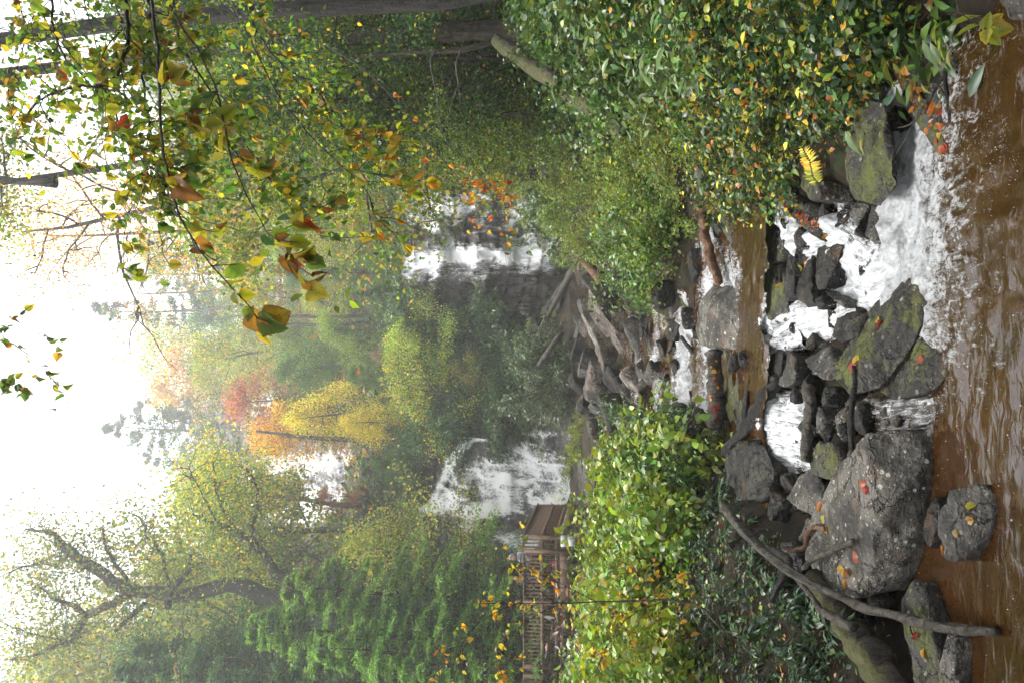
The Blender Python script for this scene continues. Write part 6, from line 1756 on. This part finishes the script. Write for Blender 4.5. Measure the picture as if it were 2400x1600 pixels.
LIE = [(2152, 842, 40, 'red', "large wet red leaf on the low boulder under the tilted boulder"), (2205, 808, 22, 'orange', "small tan leaf at the edge of the low boulder"), (2012, 832, 34, 'orange', "orange leaf where the black stick touches the tilted boulder"),
 (2010, 860, 30, 'red', "reddish leaf beside the tip of the black stick"), (2068, 752, 24, 'red', "dark red leaf on the mossy ridge of the tilted boulder"), (2058, 748, 18, 'orange', "brown leaf tip on the mossy ridge of the tilted boulder"),
 (2018, 1142, 34, 'red', "pinkish leaf near the top ridge of the largest boulder"), (2036, 1148, 24, 'red', "second pinkish leaf on the ridge of the largest boulder"), (1918, 1196, 26, 'orange', "curled tan leaf at the back of the largest boulder"),
 (1926, 1218, 24, 'yellow', "yellow leaf at the back of the largest boulder"), (1938, 1248, 18, 'orange', "orange leaf beside the curled brown stick"), (1978, 1330, 30, 'orange', "orange leaf low on the largest boulder"), (1992, 1350, 26, 'brown', "brown folded leaf low on the largest boulder"),
 (2000, 1300, 34, 'red', "dull pink leaf beside the broken stub of wood"), (1980, 1375, 20, 'orange', "small orange leaf at the near corner of the largest boulder"), (2265, 1190, 26, 'yellow', "yellow leaf on the pool stone"), (2282, 1215, 24, 'orange', "orange leaf on the pool stone"),
 (2212, 1280, 24, 'orange', "orange leaf at the mossy edge of the pool stone"), (2240, 1240, 20, 'yellow', "pale leaf in the hollow of the pool stone"), (1886, 620, 26, 'orange', "orange leaf on the narrow dark slab"), (1880, 632, 22, 'yellow', "yellow leaf on the narrow dark slab"),
 (1832, 662, 20, 'orange', "pale tan leaf beside the mossy lip rock"), (2145, 560, 22, 'orange', "leaf stuck on the rust brown rock"), (2150, 1495, 24, 'red', "red leaf on the mossy humped rock"), (2165, 1540, 24, 'orange', "orange leaf on the mossy humped rock")]
for x, y, s, kd, lab in LIE:
    drop_on(x, y, s, kd, lab)
rl = np.random.default_rng(3)
for i in range(34):
    t = rl.uniform()
    x, y = 2110 + 110 * t + rl.uniform(-26, 26), 150 + 200 * t + rl.uniform(-20, 20)
    drop_on(x, y, rl.uniform(14, 28), rl.choice(['red', 'orange', 'brown', 'orange']), "rusty fallen leaf on the mossy slab sloping into the pool", "fallen leaves on the mossy slab")
for i in range(22):
    t = rl.uniform(); drop_on(1830 + 110 * t + rl.uniform(-6, 6), 470 + 90 * t + rl.uniform(-8, 8), rl.uniform(10, 20), rl.choice(['red', 'orange', 'brown']), "rusty fallen leaf on the mossy sloping rock beside the cascade", "fallen leaves beside the cascade")
for i in range(16):
    drop_on(rl.uniform(1664, 1686), rl.uniform(840, 985), rl.uniform(7, 13), rl.choice(['red', 'orange']), "small orange leaf on the ribbed weathered plank log", "fallen leaves on the plank log")

pc = P(2312, 70, 4.75)
pl_ = empty("palmate_leaf", pc, "yellow-green leaf of five leaflets on a long stalk over the pool bank", "plant")
for i_, a_ in enumerate((-1.9, -1.0, -.1, .8, 1.7)):
    o = link("leaflet", HL['yg'][i_ % 3], pl_)
    d_ = np.array([math.sin(a_), -.35, -math.cos(a_) * .8]); x_ = unit(np.cross(d_, [0, -.7, .7])); z_ = np.cross(x_, unit(d_)); d_ = unit(d_)
    mw_ = Matrix(((x_[0], d_[0], z_[0]), (x_[1], d_[1], z_[1]), (x_[2], d_[2], z_[2]))).to_4x4() @ Matrix.Scale(.13 - .02 * abs(i_ - 2), 4)
    o.matrix_local = mw_
mb = MB(); mb.tube([(0, 0, 0), (.12, .06, .12), (.3, .12, .12), (.55, .2, -.1)], [.004, .004, .005, .006], 5); link("stalk", mb.mesh("stalk", M['wood_moss'], True), pl_)

# ------------------------------------------------------------------ overhanging leafy branches
def leafy(label, lines, kinds, wts, n_obj, size, seed, mat='bark_dark', name="overhanging_branch", twigs=7, tw_len=.45, sag=.5, stuff=0, cat="branch", tipbias=0.0, spread=1.0, group=None):
    rng = np.random.default_rng(seed)
    first = P(*lines[0][0][:3])
    root = empty(name, first, label, cat, group)
    nodes, nd = [], []
    for li, ln in enumerate(lines):
        x0, y0, Y0, r0_ = ln[0]
        if name == "overhanging_branch":
            if x0 < -40: ln = [(-420, y0 + 20, Y0 + .3, r0_ * 1.6)] + list(ln)
            elif y0 < 40: ln = [(x0 - 60, -420, Y0 + 1.6, r0_ * 1.5), (x0 - 20, -180, Y0 + .6, r0_ * 1.2)] + list(ln)
            elif li == 0 and Y0 < 8: ln = [(x0 - 230, -380, Y0 + 1.4, r0_ * 1.8), (x0 - 120, -60, Y0 + .6, r0_ * 1.4)] + list(ln)
            elif li == 0: ln = [(640, 30, 14.2, r0_ * 2.6), (860, 170, 13.6, r0_ * 1.8)] + list(ln)
            elif Y0 > 12: ln = [(960, 290, 13.1, r0_ * 1.3)] + list(ln)
        pts = np.array([P(*q[:3]) for q in ln]); rad = np.array([q[3] for q in ln])
        t = np.linspace(0, len(pts) - 1, len(pts) * 4); i = np.clip(t.astype(int), 0, len(pts) - 2); f = (t - i)[:, None]
        p0 = pts[np.maximum(i - 1, 0)]; p1 = pts[i]; p2 = pts[i + 1]; p3 = pts[np.minimum(i + 2, len(pts) - 1)]
        C = .5 * (2 * p1 + (p2 - p0) * f + (2 * p0 - 5 * p1 + 4 * p2 - p3) * f ** 2 + (-p0 + 3 * p1 - 3 * p2 + p3) * f ** 3)
        rd = np.interp(t, range(len(rad)), rad)
        C = C + rng.normal(size=C.shape) * rd[:, None] * .5
        mb = MB(); mb.tube(C - first, rd, 6)
        link("stem", mb.mesh("stem", M[mat], True), root)
        nodes += list(C[-max(3, len(C) // 4):]); nd += list(np.gradient(C, axis=0)[-max(3, len(C) // 4):])
        for _ in range(twigs):
            s = rng.integers(len(C) // 4, len(C) - 1)
            d0 = unit(C[s + 1] - C[s])
            d = unit(d0 * .9 + rng.normal(size=3) * .8 * spread + [0, 0, -.1])
            B, _ = wob(C[s], d, tw_len * rng.uniform(.4, 1.2), 6, rng, .45, sag)
            mb = MB(); mb.tube(B - first, np.linspace(max(.0042, rd[s] * .5), .0022, 7), 4)
            link("twig", mb.mesh("twig", M[mat], True), root)
            nodes += list(B[2:]); nd += list(np.gradient(B, axis=0)[2:])
    nodes = np.array(nodes); nd = unit(np.array(nd))
    kk = rng.choice(len(kinds), n_obj, p=np.array(wts) / sum(wts))
    for j in range(n_obj):
        i = rng.integers(0, len(nodes))
        d = unit(nd[i] * .5 + rng.normal(size=3) * .6 + np.array([0, 0, -.55]))
        nrm = unit(rng.normal(size=3) * .75 + np.array([0, -.35, .8]))
        x = unit(np.cross(d, nrm)); z = np.cross(x, d)
        ms = HL[kinds[kk[j]]]
        o = link("leaf", ms[rng.integers(len(ms))], root)
        s = size * rng.uniform(.55, 1.2)
        mw = Matrix(((x[0], d[0], z[0]), (x[1], d[1], z[1]), (x[2], d[2], z[2]))).to_4x4() @ Matrix.Scale(s, 4)
        mw.translation = Vector(nodes[i] - first)
        o.matrix_local = mw
    if stuff:
        i = rng.integers(0, len(nodes), stuff)
        pos = nodes[i] - first + rng.normal(size=(stuff, 3)) * size * 1.2
        cols = [np.array(c) for c in (LG, YG, MG, YL, OR)]
        V, T, C = leaves('oval', pos, nd[i] * .4 + rng.normal(size=(stuff, 3)) * .7 + [0, 0, -.4], unit(rng.normal(size=(stuff, 3)) * .8 + [0, -.3, .8]), size * .7 * rng.uniform(.5, 1.1, stuff), pal(cols, (5, 5, 3, 1, .2), stuff, rng))
        tag(link("small_leaves", mesh_from("small_leaves", V, T, M['leaf_spot'], C), root), kind="stuff")
    return root
G5 = ('green', 'yg', 'yellow', 'brown', 'red')
leafy("thick overhanging branch curving from the upper border towards the white sky", [[(290, -30, 5.2, .014), (300, 60, 5.2, .013), (297, 120, 5.2, .012), (272, 175, 5.2, .011), (235, 205, 5.2, .010), (190, 202, 5.2, .009), (140, 215, 5.2, .008), (95, 235, 5.3, .006), (60, 270, 5.3, .004)],
   [(235, 205, 5.2, .007), (265, 240, 5.1, .006), (280, 300, 5.0, .006), (300, 335, 5.0, .005), (345, 385, 5.0, .0045), (385, 425, 5.0, .004), (402, 500, 4.9, .003)]], G5, (5, 5, 1.6, .5, .2), 200, .085, 1, stuff=900, twigs=26, tw_len=.5)
leafy("second overhanging branch with a hanging red-brown leaf pair", [[(340, -30, 5.6, .012), (358, 40, 5.6, .011), (345, 110, 5.6, .010), (335, 170, 5.5, .008), (345, 265, 5.4, .007), (358, 340, 5.3, .006), (375, 430, 5.2, .005), (395, 490, 5.1, .004)]], G5, (5, 5, 1.4, .5, .7), 190, .085, 2, stuff=900, twigs=26, tw_len=.5)
leafy("long overhanging branch whose bare tip carries a few curled brown leaves", [[(360, 20, 4.6, .010), (370, 130, 4.6, .009), (375, 250, 4.5, .008), (385, 380, 4.4, .007), (420, 500, 4.3, .006), (470, 590, 4.2, .005), (530, 660, 4.15, .004), (580, 715, 4.1, .003), (622, 768, 4.1, .002)]], G5, (3, 4, 3, 2, .2), 26, .14, 3, twigs=5, tw_len=.22)
leafy("overhanging branch sweeping across the middle of the leaf mass", [[(400, -20, 6.0, .010), (420, 90, 6.0, .009), (470, 180, 5.9, .008), (530, 270, 5.8, .007), (578, 340, 5.7, .006), (620, 402, 5.6, .005), (680, 486, 5.5, .004), (724, 522, 5.5, .003)]], G5, (5, 5, 1.5, .5, .2), 200, .085, 4, stuff=900, twigs=28, tw_len=.5)
leafy("overhanging branch with yellow spotted leaves beside the thick dark trunk", [[(580, -20, 6.5, .009), (600, 70, 6.5, .008), (660, 150, 6.4, .007), (740, 210, 6.3, .005), (800, 290, 6.2, .004), (850, 370, 6.2, .003)]], G5, (5, 4, 2, .5, .2), 190, .08, 5, stuff=900, twigs=28, tw_len=.55)
leafy("short overhanging branch in the upper corner against the sky", [[(120, -30, 5.8, .009), (126, 60, 5.8, .008), (155, 140, 5.7, .007), (205, 190, 5.6, .005), (240, 260, 5.6, .004)], [(40, -20, 6.0, .006), (60, 80, 6.0, .005), (40, 160, 6.0, .004), (30, 260, 6.0, .003)]], G5, (5, 4, 2, .6, .3), 180, .085, 6, stuff=800, twigs=22, tw_len=.5)
leafy("overhanging branch reaching down to the tip of brown curled leaves by the pale trees", [[(480, 150, 5.0, .007), (520, 260, 4.9, .006), (545, 380, 4.8, .005), (600, 500, 4.7, .004), (660, 590, 4.6, .003), (735, 650, 4.6, .002)]], G5, (2, 4, 3, 2.5, .3), 52, .13, 7, stuff=40, twigs=9, tw_len=.35)
leafy("drooping twig with clear yellow leaves in front of the two-strand fall", [[(640, 200, 6.2, .007), (720, 310, 6.1, .006), (800, 390, 6.0, .005), (860, 450, 6.0, .004), (880, 520, 6.0, .0025)], [(800, 390, 6.0, .004), (880, 410, 6.0, .003), (960, 425, 6.0, .002)]], ('yellow', 'yg', 'green', 'orange'), (4, 3, 3, 2), 70, .10, 8, twigs=9, tw_len=.35)
leafy("hanging spray of pale leaves against the white sky near the orange maple", [[(300, 420, 6.5, .004), (300, 500, 6.5, .0035), (290, 560, 6.4, .003), (290, 640, 6.4, .002)]], ('green', 'yg', 'red'), (3, 3, .6), 30, .10, 9, twigs=6, tw_len=.28)
leafy("spray of small holed leaves hanging into the white sky", [[(-60, 770, 9., .006), (20, 800, 9., .005), (90, 850, 9., .004), (130, 900, 9., .002)], [(-60, 900, 9., .005), (10, 900, 9., .004), (50, 930, 9., .002)], [(-60, 780, 9., .005), (40, 770, 9., .004), (110, 790, 9., .002)]], ('green', 'yg', 'orange'), (5, 1.5, .5), 85, .115, 10, twigs=7, tw_len=.4)
leafy("thin twigs of rusty orange leaves dangling before the two-strand fall", [[(1000, 330, 13., .006), (1050, 390, 13., .005), (1090, 430, 13., .004), (1130, 450, 13., .002)], [(1090, 370, 13., .005), (1140, 440, 13., .004), (1180, 490, 13., .003), (1200, 560, 13., .002)], [(1050, 390, 13., .004), (1080, 470, 13., .003), (1110, 530, 13., .002)]], ('orange', 'red', 'yellow'), (4, 1.5, 1), 150, .085, 11, twigs=11, tw_len=.5, sag=.9)
# slender sapling in front of the deck
leafy("slender sapling with yellow and orange leaves in front of the deck", [[(1760, 1500, 8.2, .014), (1690, 1470, 8.4, .013), (1640, 1420, 8.6, .012), (1560, 1406, 8.8, .011), (1430, 1410, 9.0, .009), (1300, 1412, 9.2, .007), (1180, 1414, 9.3, .005), (1120, 1412, 9.3, .003)],
   [(1220, 1412, 9.2, .005), (1150, 1440, 9.1, .004), (1090, 1490, 9.0, .003), (1040, 1550, 9.0, .002)], [(1320, 1412, 9.2, .005), (1240, 1450, 9.0, .004), (1180, 1510, 9.0, .003), (1170, 1590, 9.0, .002)],
   [(1300, 1412, 9.2, .005), (1250, 1370, 9.1, .004), (1210, 1330, 9.0, .003)], [(1400, 1410, 9.0, .005), (1320, 1370, 9.0, .004), (1270, 1345, 9.0, .002)], [(1560, 1406, 8.8, .005), (1480, 1440, 8.7, .004), (1430, 1500, 8.6, .003), (1400, 1560, 8.6, .002)], [(1600, 1412, 8.7, .005), (1540, 1370, 8.6, .004), (1480, 1340, 8.6, .003)]],
   ('yellow', 'orange', 'yg', 'green'), (4, 4, 3, 2), 230, .07, 12, mat='bark_brown', stuff=160, name="sapling", twigs=10, tw_len=.45, cat="sapling")

# ------------------------------------------------------------------ unseen trees added round the viewer to shade the near stream
for i, (X, Y, s, kd) in enumerate([(-5.5, 0.5, 1.6, 'tall'), (5.2, 0.0, 1.6, 'tall'), (-9.5, 3.5, 1.6, 'tall'), (3.2, -5.5, 1.6, 'tall'), (-3.5, -6.5, 1.6, 'tall'), (9.5, 3.5, 1.6, 'tall'), (0.3, -9.5, 1.5, 'tall')]):
    plant('broadleaf_tree', BL[kd], (X, Y, float(tz(X, Y)) - .2), ["tall leafy tree on the bank before the driftwood branch, outside the view", "tall leafy tree on the bank by the corner rock, outside the view", "tall leafy tree upslope of the arching shrubs, outside the view", "tall leafy tree downstream on the herb bank, outside the view", "tall leafy tree downstream on the shrub bank, outside the view", "tall leafy tree upslope of the corner rock, outside the view", "tall leafy tree across the downstream end of the pool, outside the view"][i], "tree", "bank trees beside the viewer", i * 1.1, s)

# ------------------------------------------------------------------ mist
mt, nt, out = new_mat('mist'); k = NT(nt)
pv = k.n("VolumePrincipled")
pv.inputs['Color'].default_value = (.97, .985, 1.0, 1)
pv.inputs['Density'].default_value = .0021
pv.inputs['Anisotropy'].default_value = .45
k.l(pv.outputs[0], out.inputs['Volume'])
hz = MB(); hz.box((0, 171, 74), (410, 372, 152))
haze = link("haze", hz.mesh("haze", mt))
tag(haze, "pale autumn mist filling the valley", "haze", kind="stuff")

# ------------------------------------------------------------------ say which one: name each look-alike by the landmark it is nearest to
MARKS = [(2030, 1200, 'largest boulder'), (2080, 790, 'tilted boulder'), (2265, 1220, 'pool stone'), (1680, 740, 'square boulder'), (1665, 560, 'red rotten log'), (1290, 180, 'mossy fallen tree'), (1240, 70, 'peeling trunk'),
 (1675, 910, 'plank log'), (1760, 980, 'split stump log'), (1450, 750, 'largest brown slab'), (1495, 905, 'pale ribbed slab'), (1545, 870, 'forked dead trunk'), (1445, 680, 'stripped trunk'), (1300, 690, 'leaning poles'), (1330, 1267, 'utility box'),
 (1330, 1420, 'deck railing'), (1290, 1190, 'deck ramp'), (1700, 1182, 'driftwood branch tip'), (2200, 1465, 'driftwood branch foot'), (2010, 1500, 'mossy bank log'), (1900, 500, 'mossy sloping rock'), (2040, 350, 'overhanging bank rock'),
 (2190, 250, 'leaf strewn slab'), (2215, 120, 'twigged branch'), (1815, 590, 'lip rocks'), (1500, 490, 'pale stick'), (1760, 480, 'channel head'), (1200, 560, 'two-strand fall'), (1200, 1130, 'broad fall'), (700, 1140, 'high fall'),
 (720, 960, 'bright yellow tree'), (550, 930, 'coral red maple'), (330, 1010, 'ridge pine'), (250, 700, 'ragged thin pine'), (300, 1400, 'twisted oak'), (600, 1280, 'dark forked tree'), (1250, 870, 'grey green shrubs'), (1560, 1400, 'sapling stem'),
 (1075, 900, 'tan leaved tree'), (800, 745, 'bare grey trunks'), (950, 930, 'large yellow-green tree'), (700, 600, 'pale straight trunk'), (1000, 250, 'slanting trunk'), (700, 40, 'thick dark trunk'), (1540, 130, 'long leaved shrubs'), (1850, 1010, 'broad low chute'), (1870, 740, 'broken white chute'), (1900, 570, 'main white chute'), (1650, 1300, 'bright bushes'), (1800, 1400, 'arching shrubs'), (1800, 180, 'flecked bushes'), (1900, 50, 'herbs by the pool')]
SHORT = {'loose stones of the rock pile': 'loose stone', 'wet stones of the cascade bed': 'small wet black stone', 'rhododendrons between the two falls': 'dark rhododendron', 'bushes on the lip of the falls': 'bush on the lip above the falls',
 'green shrubs under the bank trees': 'green leaved shrub on the steep bank', 'long leaved shrubs on the bank': 'shrub with long drooping pale leaves', 'fine leaved shrubs on the bank': 'fine leaved olive shrub', 'low olive shrubs above the channel': 'low olive shrub',
 'orange flecked bushes on the bank': 'orange flecked green bush', 'broad leaved herbs by the pool': 'broad leaved herb', 'orange flecked bushes low on the bank': 'low orange flecked bush', 'bright bushes below the deck': 'bright yellow-green bush',
 'yellow bushes below the deck': 'yellow and orange leaved bush', 'laurels beside the rock pile': 'dark glossy laurel bush', 'olive bushes before the broad fall': 'thin olive bush', 'dark arching shrubs on the left bank': 'dark arching glossy shrub',
 'fallen leaves on the mossy slab': 'rusty fallen leaf on the mossy slab', 'fallen leaves beside the cascade': 'rusty fallen leaf on the sloping rock', 'fallen leaves on the plank log': 'small orange leaf on the plank log', 'trees of the misty wood': None, 'understorey trees of the bank wood': None}
ORD = ['', 'second ', 'third ', 'fourth ', 'fifth ', 'sixth ', 'seventh ', 'eighth ', 'ninth ', 'tenth ', 'eleventh ', 'twelfth ', 'thirteenth ', 'fourteenth ', 'fifteenth ', 'sixteenth ', 'seventeenth ', 'eighteenth ', 'nineteenth ', 'twentieth '] + [f'{n}th ' if n % 10 not in (1, 2, 3) else f"{n}{['st', 'nd', 'rd'][n % 10 - 1]} " for n in range(21, 140)]
buckets = {}
for o in list(COL.objects):
    if o.parent is not None or o.get("group") not in SHORT: continue
    base = SHORT[o["group"]] or str(o["label"]).split(" in the wood")[0]
    ix, iy = to_img(np.array([[*o.location]]))
    dist = [(math.hypot(ix[0] - a, iy[0] - b), c) for a, b, c in MARKS if not (c == 'flecked bushes' and 'flecked' in base) and not (c == 'bright bushes' and 'bright' in base) and not (c == 'arching shrubs' and 'arching' in base) and not (c == 'long leaved shrubs' and 'long' in base) and not (c == 'herbs by the pool' and 'herb' in base)]
    d, c = min(dist)
    buckets.setdefault((base, c), []).append((d, o))
for (base, c), lst in buckets.items():
    for i, (d, o) in enumerate(sorted(lst, key=lambda q: q[0])):
        o["label"] = f"{base}, {ORD[min(i, 130)]}nearest the {c}"
